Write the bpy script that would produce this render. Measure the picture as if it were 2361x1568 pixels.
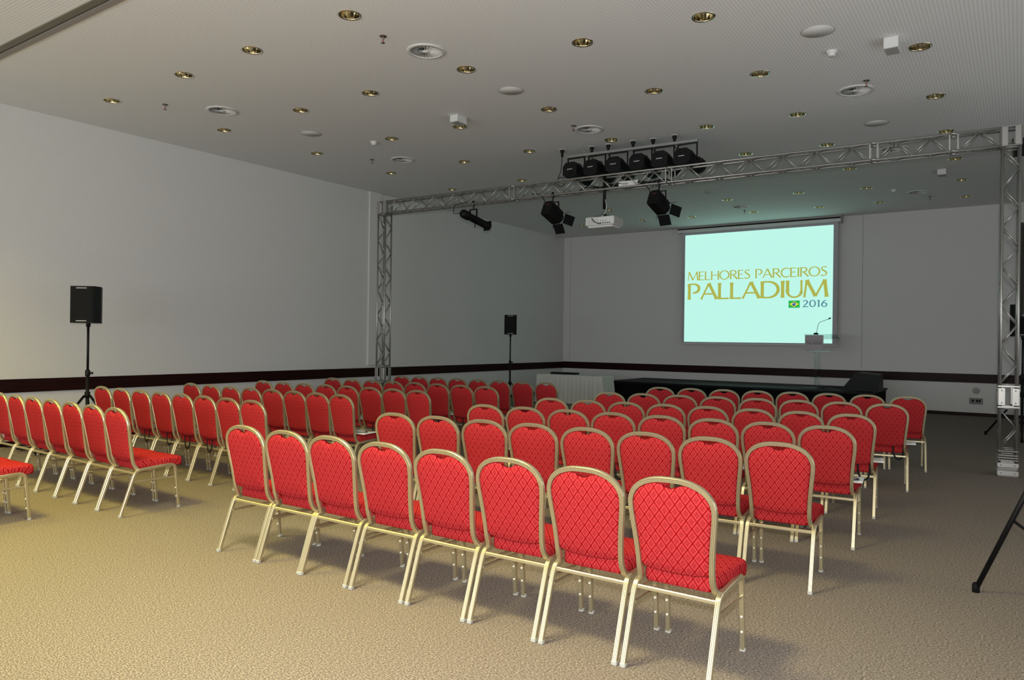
import bpy, math, random
from mathutils import Vector, Matrix, geometry
random.seed(7)
PI = math.pi
for o in list(bpy.data.objects):
    bpy.data.objects.remove(o)
scene = bpy.context.scene
COL = scene.collection

# ------------------------------------------------------------------ camera
CAM_H = 1.584
cam_d = bpy.data.cameras.new('camera')
cam = bpy.data.objects.new('camera', cam_d)
COL.objects.link(cam)
cam_d.sensor_fit = 'HORIZONTAL'
cam_d.sensor_width = 36.0
cam_d.lens = 36.0 * 1700.4 / 2361.0
cam_d.clip_start = 0.05
cam_d.clip_end = 200
yaw, pitch, roll = math.radians(34.5314), math.radians(0.0292), math.radians(0.7479)
fw = Vector((-math.sin(yaw) * math.cos(pitch), math.cos(yaw) * math.cos(pitch), math.sin(pitch)))
rt = Vector((math.cos(yaw), math.sin(yaw), 0))
up = rt.cross(fw)
r2 = math.cos(roll) * rt + math.sin(roll) * up
u2 = -math.sin(roll) * rt + math.cos(roll) * up
M = Matrix((r2, u2, -fw)).transposed().to_4x4()
M.translation = Vector((0, 0, CAM_H))
cam.matrix_world = M
scene.camera = cam

# ------------------------------------------------------------------ view, world, lights
scene.view_settings.view_transform = 'Standard'
scene.view_settings.look = 'None'
scene.view_settings.gamma = 1.0
scene.view_settings.use_curve_mapping = False
scene.view_settings.exposure = 0.0
w = bpy.data.worlds.new('world')
scene.world = w
w.use_nodes = True
w.node_tree.nodes['Background'].inputs[0].default_value = (0.05, 0.05, 0.05, 1)
w.node_tree.nodes['Background'].inputs[1].default_value = 0.3


def light(name, kind, loc, power, color, size=1.0, sy=None, rot=(0, 0, 0), **kw):
    d = bpy.data.lights.new(name, kind)
    d.energy = power
    d.color = color
    if kind == 'AREA':
        d.shape = 'RECTANGLE' if sy else 'DISK'
        d.size = size
        if sy:
            d.size_y = sy
    elif kind in ('POINT', 'SPOT'):
        d.shadow_soft_size = size
    for k, v in kw.items():
        setattr(d, k, v)
    o = bpy.data.objects.new(name, d)
    o.location = loc
    o.rotation_euler = rot
    COL.objects.link(o)
    return o


WARM = (1.0, 0.84, 0.12)
for lx, ly, pw in ((-9.2, 1.6, 76), (-6.6, 1.6, 108), (-9.0, -2.6, 60), (-6.2, -2.6, 60)):
    light('warm_ceiling_lamp', 'AREA', (lx, ly, 4.70), pw, WARM, 1.2, spread=math.radians(130))
light('pale_ceiling_lamp', 'AREA', (-3.3, 1.9, 4.70), 160, (1.0, 0.87, 0.46), 1.2, spread=math.radians(130))
# the camera's own flash
light('camera_flash', 'SPOT', (0.03, -0.02, CAM_H + 0.16), 860, (1.0, 0.97, 0.93), 0.03,
      rot=(math.radians(90), 0, yaw), spot_size=math.radians(110), spot_blend=0.7)
# unseen soft fill added behind the camera for neutral ambient light
light('rear_fill', 'AREA', (-4.5, -6.2, 1.9), 900, (0.82, 0.92, 1.0), 12.0, 3.2, (math.radians(140), 0, 0))
light('side_fill', 'AREA', (3.45, 6.0, 1.9), 150, (0.94, 0.98, 1.0), 12.0, 2.8, (math.radians(112), 0, math.radians(90)))  # second added fill, out of view, evens out the left wall

# ------------------------------------------------------------------ helpers


def rgb(r, g, b):
    f = lambda c: (c / 255.0 / 12.92) if c / 255.0 <= 0.04045 else ((c / 255.0 + 0.055) / 1.055) ** 2.4
    return (f(r), f(g), f(b), 1)


def mat(name, col, rough=0.6, metal=0.0, **kw):
    m = bpy.data.materials.new(name)
    m.use_nodes = True
    b = m.node_tree.nodes['Principled BSDF']
    b.inputs['Base Color'].default_value = col
    b.inputs['Roughness'].default_value = rough
    b.inputs['Metallic'].default_value = metal
    for k, v in kw.items():
        b.inputs[k.replace('_', ' ')].default_value = v
    return m


class NT:
    def __init__(s, m):
        s.t = m.node_tree
        s.b = s.t.nodes['Principled BSDF']

    def n(s, typ, **kw):
        nd = s.t.nodes.new(typ)
        for k, v in kw.items():
            setattr(nd, k, v)
        return nd

    def l(s, a, b):
        s.t.links.new(a, b)

    def math(s, op, a, b=None, c=None):
        nd = s.n('ShaderNodeMath', operation=op)
        for i, v in enumerate((a, b, c)):
            if v is None:
                continue
            if isinstance(v, (int, float)):
                nd.inputs[i].default_value = v
            else:
                s.l(v, nd.inputs[i])
        return nd.outputs[0]

    def mix(s, fac, a, b):
        nd = s.n('ShaderNodeMix', data_type='RGBA')
        for i, v in ((0, fac), (6, a), (7, b)):
            if hasattr(v, 'links'):
                s.l(v, nd.inputs[i])
            else:
                nd.inputs[i].default_value = v
        return nd.outputs[2]

    def noise(s, vec, scale, detail=2, rough=0.5):
        nd = s.n('ShaderNodeTexNoise')
        nd.inputs['Scale'].default_value = scale
        nd.inputs['Detail'].default_value = detail
        nd.inputs['Roughness'].default_value = rough
        s.l(vec, nd.inputs['Vector'])
        return nd.outputs[0]

    def bump(s, h, strength, dist=0.01):
        nd = s.n('ShaderNodeBump')
        nd.inputs['Strength'].default_value = strength
        nd.inputs['Distance'].default_value = dist
        s.l(h, nd.inputs['Height'])
        s.l(nd.outputs[0], s.b.inputs['Normal'])

    def ramp(s, fac, stops):
        nd = s.n('ShaderNodeValToRGB')
        e = nd.color_ramp.elements
        while len(e) < len(stops):
            e.new(0.5)
        for i, (p, c) in enumerate(stops):
            e[i].position = p
            e[i].color = c
        s.l(fac, nd.inputs[0])
        return nd.outputs[0]


def objco(nt):
    return nt.n('ShaderNodeTexCoord').outputs['Object']


# carpet
m_carpet = mat('carpet', rgb(150, 130, 105), 0.95)
nt = NT(m_carpet)
oc = objco(nt)
mp = nt.n('ShaderNodeMapping')
mp.inputs['Scale'].default_value = (0.55, 1.0, 1.0)
nt.l(oc, mp.inputs[0])
n1 = nt.noise(mp.outputs[0], 150, 3, 0.75)
c1 = nt.ramp(n1, [(0.36, rgb(42, 38, 37)), (0.45, rgb(98, 92, 87)), (0.55, rgb(142, 132, 122)), (0.64, rgb(194, 182, 166))])
n2 = nt.noise(oc, 300, 2, 0.6)
c2 = nt.ramp(n2, [(0.40, rgb(98, 92, 82)), (0.60, rgb(146, 132, 116))])
n3 = nt.noise(oc, 1.3, 3)
cc = nt.mix(0.25, c1, c2)
cc = nt.mix(nt.math('MULTIPLY', n3, 0.22), cc, rgb(104, 100, 92))
nt.l(cc, nt.b.inputs['Base Color'])
nt.bump(n1, 0.15, 0.004)
nt.b.inputs['Specular IOR Level'].default_value = 0.1

# fabric-covered wall panels
m_wall = mat('wall_fabric', rgb(176, 172, 167), 0.9)
nt = NT(m_wall)
oc = objco(nt)
n1 = nt.noise(oc, 180, 2, 0.7)
c1 = nt.ramp(n1, [(0.3, rgb(194, 192, 189)), (0.7, rgb(222, 220, 217))])
nt.l(c1, nt.b.inputs['Base Color'])
nt.bump(n1, 0.15, 0.002)

# perforated ceiling
m_ceil = mat('perforated_ceiling', rgb(186, 184, 181), 0.85)
nt = NT(m_ceil)
oc = objco(nt)
sx = nt.n('ShaderNodeSeparateXYZ')
nt.l(oc, sx.inputs[0])
P_ = 1 / 0.034
fx = nt.math('ABSOLUTE', nt.math('SUBTRACT', nt.math('FRACT', nt.math('MULTIPLY', sx.outputs[0], P_)), 0.5))
fy = nt.math('ABSOLUTE', nt.math('SUBTRACT', nt.math('FRACT', nt.math('MULTIPLY', sx.outputs[1], P_)), 0.5))
hole = nt.math('MULTIPLY', nt.math('GREATER_THAN', fx, 0.22), nt.math('GREATER_THAN', fy, 0.22))
cc = nt.mix(hole, rgb(214, 214, 213), rgb(238, 238, 237))
nt.l(cc, nt.b.inputs['Base Color'])

m_wood = mat('dark_wood', rgb(38, 16, 14), 0.42)
m_wood.node_tree.nodes['Principled BSDF'].inputs['Specular IOR Level'].default_value = 0.1
nt = NT(m_wood)
oc = objco(nt)
mp = nt.n('ShaderNodeMapping')
mp.inputs['Scale'].default_value = (0.4, 0.4, 30)
nt.l(oc, mp.inputs[0])
n1 = nt.noise(mp.outputs[0], 3, 4)
nt.l(nt.ramp(n1, [(0.3, rgb(22, 8, 8)), (0.7, rgb(44, 20, 16))]), nt.b.inputs['Base Color'])


# red diamond damask, on UVs laid out in metres
def fabric(name, base, line, motif, ring):
    m = mat(name, base, 0.85)
    nt = NT(m)
    uv = nt.n('ShaderNodeUVMap').outputs[0]
    s = nt.n('ShaderNodeSeparateXYZ')
    nt.l(uv, s.inputs[0])
    u = nt.math('MULTIPLY', s.outputs[0], 1 / 0.053)
    v = nt.math('MULTIPLY', s.outputs[1], 1 / 0.071)
    a = nt.math('ABSOLUTE', nt.math('SUBTRACT', nt.math('FRACT', nt.math('ADD', u, v)), 0.5))
    b = nt.math('ABSOLUTE', nt.math('SUBTRACT', nt.math('FRACT', nt.math('SUBTRACT', u, v)), 0.5))
    mx = nt.math('MAXIMUM', a, b)
    ln = nt.math('GREATER_THAN', mx, 0.435)
    rg = nt.math('MULTIPLY', nt.math('GREATER_THAN', mx, 0.225), nt.math('LESS_THAN', mx, 0.285))
    # motif: little lattice of dots in the diamond centre
    a2 = nt.math('ABSOLUTE', nt.math('SUBTRACT', a, 0.11))
    b2 = nt.math('ABSOLUTE', nt.math('SUBTRACT', b, 0.11))
    dt = nt.math('LESS_THAN', nt.math('MAXIMUM', a2, b2), 0.07)
    nz = nt.noise(uv, 900, 1, 0.5)
    c = nt.mix(nt.math('MULTIPLY', nz, 0.25), base, ring)
    c = nt.mix(nt.math('MULTIPLY', rg, 0.55), c, line)
    c = nt.mix(nt.math('MULTIPLY', dt, 0.85), c, motif)
    c = nt.mix(nt.math('MULTIPLY', ln, 0.9), c, line)
    nt.l(c, nt.b.inputs['Base Color'])
    nt.b.inputs['Specular IOR Level'].default_value = 0.0
    nt.bump(nt.math('ADD', ln, nt.math('MULTIPLY', nz, 0.5)), 0.25, 0.001)
    return m


m_fab = fabric('red_diamond_fabric', rgb(170, 50, 52), rgb(118, 6, 12), rgb(104, 10, 20), rgb(194, 74, 80))
m_gold = mat('champagne_aluminium', rgb(202, 191, 158), 0.34, 0.85)
m_cap = mat('grey_plastic', rgb(168, 168, 162), 0.5)
m_white = mat('white_plastic', rgb(206, 206, 204), 0.5)
m_glide = mat('white_glide', rgb(226, 224, 214), 0.5)
m_alu = mat('truss_aluminium', rgb(164, 162, 158), 0.36, 0.8)
m_black = mat('black_metal', rgb(6, 6, 7), 0.6)
m_black.node_tree.nodes['Principled BSDF'].inputs['Specular IOR Level'].default_value = 0.25
m_blackm = mat('matte_black', rgb(10, 10, 11), 0.8)
m_blk2 = mat('black_plastic', rgb(17, 17, 19), 0.5)
m_grille = mat('black_grille', rgb(12, 12, 12), 0.75)
m_dark = mat('dark_slot', rgb(8, 8, 8), 0.9)
m_steel = mat('chrome_reflector', rgb(232, 222, 196), 0.11, 1.0)
m_cable = mat('black_cable', rgb(14, 14, 14), 0.6)
m_paper = mat('white_paper', rgb(222, 222, 216), 0.75)
m_stage = mat('stage_black', rgb(12, 13, 15), 0.6)
m_skirt = mat('stage_skirt', rgb(7, 7, 8), 0.95)
m_cloth = mat('table_cloth', rgb(205, 205, 196), 0.9)
m_board = mat('lectern_board', rgb(172, 166, 168), 0.7)
m_brown = mat('board_print', rgb(112, 100, 96), 0.7)
m_olive = mat('track_metal_shaded', rgb(112, 108, 92), 0.5, 0.3)  # shading of the track's near side put into an olive colour
m_trackl = mat('track_light', rgb(138, 132, 126), 0.6)
m_disc = mat('grille_cover', rgb(216, 216, 214), 0.85)
m_ring = mat('cover_ring', rgb(158, 156, 152), 0.7)
m_bulb = mat('lamp_bulb', rgb(214, 196, 150), 0.2)
m_brass = mat('sprinkler_metal', rgb(120, 106, 100), 0.4, 0.7)
m_red = mat('sprinkler_bulb', rgb(160, 40, 40), 0.3)
m_screenb = mat('screen_border', rgb(176, 172, 178), 0.8)
m_lam = mat('ports', rgb(30, 30, 34), 0.5)
m_label = mat('lamp_label', rgb(150, 150, 146), 0.5)
m_redlabel = mat('red_lamp_label', rgb(62, 22, 18), 0.6)
m_acr = mat('acrylic', (0.86, 0.93, 0.91, 1), 0.04)
m_acr.node_tree.nodes['Principled BSDF'].inputs['Transmission Weight'].default_value = 1.0
m_acr.node_tree.nodes['Principled BSDF'].inputs['IOR'].default_value = 1.2
_nt = NT(m_acr)
_tr = _nt.n('ShaderNodeBsdfTransparent')
_tr.inputs[0].default_value = (0.93, 0.97, 0.96, 1)
_mx = _nt.n('ShaderNodeMixShader')
_mx.inputs[0].default_value = 0.35
_nt.l(_tr.outputs[0], _mx.inputs[1])
_nt.l(_nt.b.outputs[0], _mx.inputs[2])
_nt.l(_mx.outputs[0], m_acr.node_tree.nodes['Material Output'].inputs['Surface'])
m_sock = mat('outlet_plate', rgb(92, 90, 88), 0.45, 0.3)


for _m in (m_blackm, m_blk2, m_grille, m_stage, m_skirt, m_cable):
    _m.node_tree.nodes['Principled BSDF'].inputs['Specular IOR Level'].default_value = 0.2


def emis(name, c, s=1.0):
    m = mat(name, (0, 0, 0, 1), 0.9)
    b = m.node_tree.nodes['Principled BSDF']
    b.inputs['Emission Color'].default_value = c
    b.inputs['Emission Strength'].default_value = s
    b.inputs['Specular IOR Level'].default_value = 0.0
    return m


SC = 1.05
e_scr = emis('screen_light', rgb(186, 242, 228), SC)
e_gold = emis('screen_gold', rgb(172, 176, 78), SC)
e_slate = emis('screen_slate', rgb(84, 132, 146), SC)
e_fgreen = emis('flag_green', rgb(40, 176, 80), SC)
e_fyel = emis('flag_yellow', rgb(206, 214, 60), SC)
e_fblue = emis('flag_blue', rgb(44, 76, 150), SC)
e_fwhite = emis('flag_white', rgb(200, 236, 236), SC)


class MB:
    """collects shapes, builds ONE mesh object"""

    def __init__(s):
        s.v, s.f, s.sm, s.uv = [], [], [], None

    def add(s, vs, fs, smooth=False, mtx=None):
        k = len(s.v)
        for p in vs:
            p = Vector(p)
            s.v.append(mtx @ p if mtx else p)
        for f in fs:
            s.f.append([i + k for i in f])
            s.sm.append(smooth)
        return s

    def box(s, x0, x1, y0, y1, z0, z1, mtx=None):
        vs = [(x, y, z) for x in (x0, x1) for y in (y0, y1) for z in (z0, z1)]
        return s.add(vs, [(0, 1, 3, 2), (4, 6, 7, 5), (0, 4, 5, 1), (2, 3, 7, 6), (0, 2, 6, 4), (1, 5, 7, 3)], False, mtx)

    def bbox(s, x0, x1, y0, y1, z0, z1, b, mtx=None):
        """box with chamfered edges: chamfer along every edge via 24 verts"""
        vs = []
        idx = {}
        X, Y, Z = (x0, x1), (y0, y1), (z0, z1)
        sg = (1, -1)
        for i in (0, 1):
            for j in (0, 1):
                for k in (0, 1):
                    x, y, z = X[i], Y[j], Z[k]
                    bx, by, bz = sg[i] * b, sg[j] * b, sg[k] * b
                    idx[i, j, k, 0] = len(vs); vs.append((x, y + by, z + bz))
                    idx[i, j, k, 1] = len(vs); vs.append((x + bx, y, z + bz))
                    idx[i, j, k, 2] = len(vs); vs.append((x + bx, y + by, z))
        g = lambda i, j, k, a: idx[i, j, k, a]
        fs = []
        for i in (0, 1):
            q = [g(i, 0, 0, 0), g(i, 1, 0, 0), g(i, 1, 1, 0), g(i, 0, 1, 0)]
            fs.append(q if i else q[::-1])
            q = [g(0, i, 0, 1), g(0, i, 1, 1), g(1, i, 1, 1), g(1, i, 0, 1)]
            fs.append(q if i else q[::-1])
            q = [g(0, 0, i, 2), g(1, 0, i, 2), g(1, 1, i, 2), g(0, 1, i, 2)]
            fs.append(q if i else q[::-1])
        for i in (0, 1):
            for j in (0, 1):
                fs.append([g(i, j, 0, 0), g(i, j, 1, 0), g(i, j, 1, 1), g(i, j, 0, 1)])
                fs.append([g(i, 0, j, 0), g(i, 1, j, 0), g(i, 1, j, 2), g(i, 0, j, 2)])
                fs.append([g(0, i, j, 1), g(1, i, j, 1), g(1, i, j, 2), g(0, i, j, 2)])
                for k in (0, 1):
                    fs.append([g(i, j, k, 0), g(i, j, k, 1), g(i, j, k, 2)])
        return s.add(vs, fs, False, mtx)

    def lathe(s, prof, n=24, mtx=None, smooth=True, cap0=False, cap1=False):
        vs, fs = [], []
        for r, z in prof:
            for k in range(n):
                a = 2 * PI * k / n
                vs.append((r * math.cos(a), r * math.sin(a), z))
        for i in range(len(prof) - 1):
            for k in range(n):
                k2 = (k + 1) % n
                fs.append((i * n + k, i * n + k2, (i + 1) * n + k2, (i + 1) * n + k))
        if cap0:
            fs.append(list(range(n))[::-1])
        if cap1:
            fs.append([(len(prof) - 1) * n + k for k in range(n)])
        return s.add(vs, fs, smooth, mtx)

    def cyl(s, a, b, r, n=10, r1=None, smooth=True):
        a, b = Vector(a), Vector(b)
        d = b - a
        q = d.to_track_quat('Z', 'Y').to_matrix().to_4x4()
        q.translation = a
        L = d.length
        return s.lathe([(r, 0), (r if r1 is None else r1, L)], n, q, smooth, True, True)

    def sweep(s, prof, path, ups, closed=False, caps=True, smooth=False, scale=None):
        """prof: (u, v) points; per path point a frame from tangent and given 'side' vector"""
        n, m = len(path), len(prof)
        P = [Vector(p) for p in path]
        vs, fs = [], []
        for i in range(n):
            if closed:
                t = (P[(i + 1) % n] - P[i - 1]).normalized()
            else:
                t = (P[min(i + 1, n - 1)] - P[max(i - 1, 0)]).normalized()
            nrm = Vector(ups[i] if isinstance(ups, list) else ups)
            nrm = (nrm - nrm.dot(t) * t).normalized()
            sd = t.cross(nrm)
            sc = scale[i] if scale else 1
            for (a, b) in prof:
                vs.append(P[i] + sd * a * sc + nrm * b * sc)
        for i in range(n if closed else n - 1):
            j = (i + 1) % n
            for k in range(m):
                k2 = (k + 1) % m
                fs.append((i * m + k, i * m + k2, j * m + k2, j * m + k))
        if caps and not closed:
            fs.append(list(range(m))[::-1])
            fs.append([(n - 1) * m + k for k in range(m)])
        return s.add(vs, fs, smooth)

    def tube(s, path, r, n=8):
        P = [Vector(p) for p in path]
        prof = [(r * math.cos(2 * PI * k / n), r * math.sin(2 * PI * k / n)) for k in range(n)]
        ups = []
        u = Vector((0.13, 0.21, 0.97))
        for i in range(len(P)):
            t = (P[min(i + 1, len(P) - 1)] - P[max(i - 1, 0)]).normalized()
            u = (u - u.dot(t) * t)
            if u.length < 1e-4:
                u = Vector((1, 0, 0)) - t.x * t
            u.normalize()
            ups.append(u.copy())
        return s.sweep(prof, path, ups, smooth=True)

    def prism(s, poly, y0, y1, mtx=None):
        """poly in x, z extruded along y"""
        n = len(poly)
        vs = [(x, y0, z) for x, z in poly] + [(x, y1, z) for x, z in poly]
        fs = [tuple(range(n)), tuple(range(2 * n - 1, n - 1, -1))]
        fs += [(k, k + n, (k + 1) % n + n, (k + 1) % n) for k in range(n)]
        return s.add(vs, fs, False, mtx)

    def build(s, name, material, parent=None, uvf=None, auto=None):
        me = bpy.data.meshes.new(name)
        me.from_pydata([tuple(p) for p in s.v], [], s.f)
        me.polygons.foreach_set('use_smooth', s.sm)
        if uvf:
            ul = me.uv_layers.new(name='UVMap')
            for li, l in enumerate(me.loops):
                ul.data[li].uv = uvf(me.vertices[l.vertex_index].co)
        me.materials.append(material)
        me.update()
        o = bpy.data.objects.new(name, me)
        COL.objects.link(o)
        if parent:
            o.parent = parent
        return o


def empty(name, loc=(0, 0, 0), rz=0.0):
    o = bpy.data.objects.new(name, None)
    o.empty_display_size = 0.1
    o.location = loc
    o.rotation_euler = (0, 0, rz)
    COL.objects.link(o)
    return o


def tag(o, label, cat, group=None):
    o['label'] = label
    o['category'] = cat
    if group:
        o['group'] = group
    return o


def struct(o):
    o['kind'] = 'structure'
    return o


def copy_tree(o, parent=None):
    c = o.copy()
    COL.objects.link(c)
    c.parent = parent
    for ch in [x for x in o.children]:
        copy_tree(ch, c)
    return c


def catmull(pts, n=6):
    P = [Vector(p) for p in pts]
    P = [2 * P[0] - P[1]] + P + [2 * P[-1] - P[-2]]
    out = []
    for i in range(1, len(P) - 2):
        for k in range(n):
            t = k / n
            a, b, c, d = P[i - 1], P[i], P[i + 1], P[i + 2]
            out.append(0.5 * ((2 * b) + (-a + c) * t + (2 * a - 5 * b + 4 * c - d) * t * t + (-a + 3 * b - 3 * c + d) * t ** 3))
    out.append(P[-2])
    return out


ORD = ['first', 'second', 'third', 'fourth', 'fifth', 'sixth', 'seventh', 'eighth', 'ninth']

# ------------------------------------------------------------------ room shell
XL, XR, YB, YF, CZ = -11.69, 3.6, 19.8, -7.0, 4.784

b = MB().box(XL - 0.2, XR + 0.2, YF - 0.2, YB + 0.2, -0.1, 0.0)
struct(b.build('floor', m_carpet))
b = MB().box(XL - 0.2, XL, YF, YB + 0.2, 0, CZ + 0.02)
struct(b.build('wall_left', m_wall))
b = MB().box(XL - 0.2, XR + 0.2, YB, YB + 0.2, 0, CZ + 0.02)
struct(b.build('wall_back', m_wall))
b = MB().box(XR, XR + 0.2, YF, YB, 0, CZ + 0.02)
struct(b.build('wall_right', m_wall))
b = MB().box(XL - 0.2, XR + 0.2, YF - 0.2, YF, 0, CZ + 0.02)
struct(b.build('wall_front', m_wall))
# pilaster strip of the left wall and panel joints of the back wall
struct(MB().bbox(XL, XL + 0.045, 11.42, 11.78, 1.0, CZ, 0.006).build('trim_1', m_wall))
struct(MB().box(-3.20, -3.188, YB - 0.004, YB, 0.99, CZ).build('trim_2', m_ring))
struct(MB().box(-11.46, -11.452, YB - 0.004, YB, 0.99, CZ).build('trim_3', m_ring))
# dado rails
struct(MB().bbox(XL, XL + 0.035, YF, YB - 0.035, 0.755, 0.945, 0.006).build('trim_4', m_wood))
struct(MB().bbox(XL, XR, YB - 0.035, YB, 0.755, 0.955, 0.006).build('trim_5', m_wood))
struct(MB().bbox(XL, XL + 0.02, YF, YB, 0, 0.075, 0.004).build('baseboard_left', m_wood))
struct(MB().bbox(XL, XR, YB - 0.02, YB, 0, 0.075, 0.004).build('baseboard_back', m_wood))

# downlight positions (x, y) by row from the camera
DL = [
    [(-10.24, 5.17), (-8.47, 5.14), (-7.09, 5.11), (-5.50, 5.08)],
    [(-10.19, 6.86), (-8.37, 6.84), (-7.01, 6.85), (-5.43, 6.86), (-3.89, 6.91), (-2.59, 7.01)],
    [(-10.08, 8.60), (-8.31, 8.60), (-6.96, 8.66), (-5.39, 8.66), (-3.87, 8.74), (-2.57, 8.85), (-0.91, 8.96)],
    [(-10.03, 10.38), (-8.26, 10.41), (-6.86, 10.41), (-5.37, 10.51), (-3.85, 10.60), (-2.58, 10.70), (-0.92, 10.84)],
    [(-10.00, 12.20), (-8.23, 12.23), (-3.84, 12.47), (-2.57, 12.58), (-0.93, 12.71)],
    [(-2.57, 14.50), (-0.93, 14.64)],
    [(-8.24, 16.07), (-5.41, 16.27), (-3.88, 16.28), (-2.60, 16.48), (-0.95, 16.57)],
    [(-10.04, 17.93), (-8.22, 17.95), (-6.90, 18.01), (-5.36, 18.10), (-3.88, 18.22), (-2.61, 18.28), (-0.97, 18.45)],
]
HR = 0.098


def holed_ceiling(x0, x1, y0, y1, holes):
    vs = [Vector((x0, y0)), Vector((x1, y0)), Vector((x1, y1)), Vector((x0, y1))]
    ed = [(0, 1), (1, 2), (2, 3), (3, 0)]
    n = 20
    for hx, hy in holes:
        k = len(vs)
        for i in range(n):
            a = 2 * PI * i / n
            vs.append(Vector((hx + HR * math.cos(a), hy + HR * math.sin(a))))
            ed.append((k + i, k + (i + 1) % n))
    ov, oe, of, _, _, _ = geometry.delaunay_2d_cdt(vs, ed, [], 0, 1e-6)
    faces = []
    for f in of:
        c = sum((ov[i] for i in f), Vector((0, 0))) / len(f)
        if any((c - Vector(h)).length < HR * 0.97 for h in holes):
            continue
        faces.append(list(f)[::-1])
    b = MB()
    b.add([(p.x, p.y, CZ) for p in ov], faces)
    return b


holes = [p for r in DL for p in r]
struct(holed_ceiling(XL - 0.1, XR + 0.1, 3.66, YB + 0.1, holes).build('ceiling', m_ceil))
struct(MB().box(XL - 0.2, XR + 0.2, YF - 0.2, 3.50, CZ, CZ + 0.05).build('ceiling', m_ceil))
struct(MB().box(XL - 0.2, XR + 0.2, YF - 0.2, YB + 0.2, CZ + 0.24, CZ + 0.3).build('ceiling', m_ceil))
# the folding partition's track between the two ceilings
struct(MB().box(XL, XR, 3.50, 3.57, CZ - 0.015, CZ + 0.12).build('trim_6', m_olive))
struct(MB().box(XL, XR, 3.57, 3.60, CZ + 0.03, CZ + 0.12).build('trim_7', m_dark))
struct(MB().box(XL, XR, 3.60, 3.665, CZ - 0.015, CZ + 0.12).build('trim_8', m_trackl))

# ------------------------------------------------------------------ ceiling fixtures


def make_downlight():
    r = empty('downlight')
    MB().lathe([(HR - 0.002, 0.004), (HR - 0.001, -0.005), (0.114, -0.006), (0.117, 0.0)], 28).build('trim_ring', m_steel, r)
    MB().lathe([(HR - 0.002, 0.003), (0.096, 0.03), (0.088, 0.07), (0.07, 0.105), (0.045, 0.125), (0.018, 0.132), (0.001, 0.133)], 28).build('reflector', m_steel, r)
    MB().lathe([(0.001, 0.045), (0.012, 0.05), (0.017, 0.065), (0.015, 0.09), (0.010, 0.128)], 12).build('bulb', m_bulb, r)
    return r


dl0 = make_downlight()
first = True
NROW = len(DL)
for i, row in enumerate(DL):
    for j, (x, y) in enumerate(row):
        o = dl0 if first else copy_tree(dl0)
        first = False
        o.location = (x, y, CZ)
        o.rotation_euler = (0, 0, 0.0)
        tag(o, 'round mirrored ceiling downlight, %s row from camera, %s from the loudspeaker wall' % (ORD[i], ORD[j]),
            'ceiling light', 'recessed downlights')


def make_diffuser():
    r = empty('air_diffuser')
    MB().lathe([(0.17, -0.004), (0.175, -0.016), (0.21, -0.012), (0.216, 0.0)], 36).build('rim', m_white, r)
    MB().lathe([(0.172, -0.002), (0.10, 0.0), (0.0, 0.0)], 36).build('backing', m_ring, r)
    bl = MB()
    for k in range(24):
        a = 2 * PI * k / 24
        m = Matrix.Rotation(a, 4, 'Z')
        bl.add([(0.045, -0.004, -0.002), (0.17, -0.016, -0.003), (0.17, 0.014, -0.014), (0.045, 0.004, -0.012)], [(0, 1, 2, 3)], False, m)
    bl.build('blades', m_white, r)
    MB().lathe([(0.045, -0.003), (0.04, -0.014), (0.015, -0.018), (0.0, -0.018)], 20).build('hub', m_white, r)
    return r


df = make_diffuser()
DF = [((-5.46, 6.18), 'large, beside the red sprinkler and nearest row'), ((-9.33, 6.25), 'between the first downlight rows by the loudspeaker wall'),
      ((-5.38, 9.80), 'just in front of the bar of black lamps'), ((-9.10, 9.71), 'small, farther along the loudspeaker wall'),
      ((-1.73, 10.06), 'large, beside a sprinkler above the open floor'), ((-5.40, 17.20), 'in the green glow near the screen'),
      ((-1.77, 17.43), 'faint, beyond the truss near the back wall'), ((-1.72, 13.38), 'seen through the lattice of the truss beam')]
for i, ((x, y), t) in enumerate(DF):
    o = df if i == 0 else copy_tree(df)
    o.location = (x, y, CZ)
    tag(o, 'round white ceiling air diffuser, ' + t, 'air vent', 'round air diffusers')


def make_spkcover():
    r = empty('ceiling_speaker')
    MB().lathe([(0.0, -0.005), (0.158, -0.005), (0.16, -0.001)], 36).build('grille', m_disc, r)
    MB().lathe([(0.159, -0.001), (0.160, -0.006), (0.163, -0.006), (0.165, 0.0)], 36).build('ring', m_ring, r)
    return r


sp = make_spkcover()
for i, ((x, y), t) in enumerate([((-1.73, 7.95), 'largest, beside a smoke detector'), ((-5.40, 7.75), 'outlined, in the middle of the ceiling'),
                                 ((-9.18, 7.71), 'faint, towards the loudspeaker wall'), ((-1.73, 11.71), 'above the truss near the tall post'),
                                 ((-5.39, 15.27), 'in the green glow behind the truss')]):
    o = sp if i == 0 else copy_tree(sp)
    o.location = (x, y, CZ)
    tag(o, 'flat round ceiling speaker cover, ' + t, 'ceiling speaker', 'flat round ceiling speakers')


def make_sprinkler():
    r = empty('sprinkler')
    MB().lathe([(0.001, -0.004), (0.035, -0.006), (0.04, 0.0)], 18).build('plate', m_brass, r)
    MB().lathe([(0.012, -0.004), (0.012, -0.035), (0.006, -0.045)], 10).build('body', m_brass, r)
    MB().lathe([(0.004, -0.04), (0.007, -0.055), (0.004, -0.068)], 8).build('glass_bulb', m_red, r)
    MB().lathe([(0.001, -0.072), (0.022, -0.072), (0.022, -0.069), (0.001, -0.068)], 14).build('deflector', m_brass, r)
    return r


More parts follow.
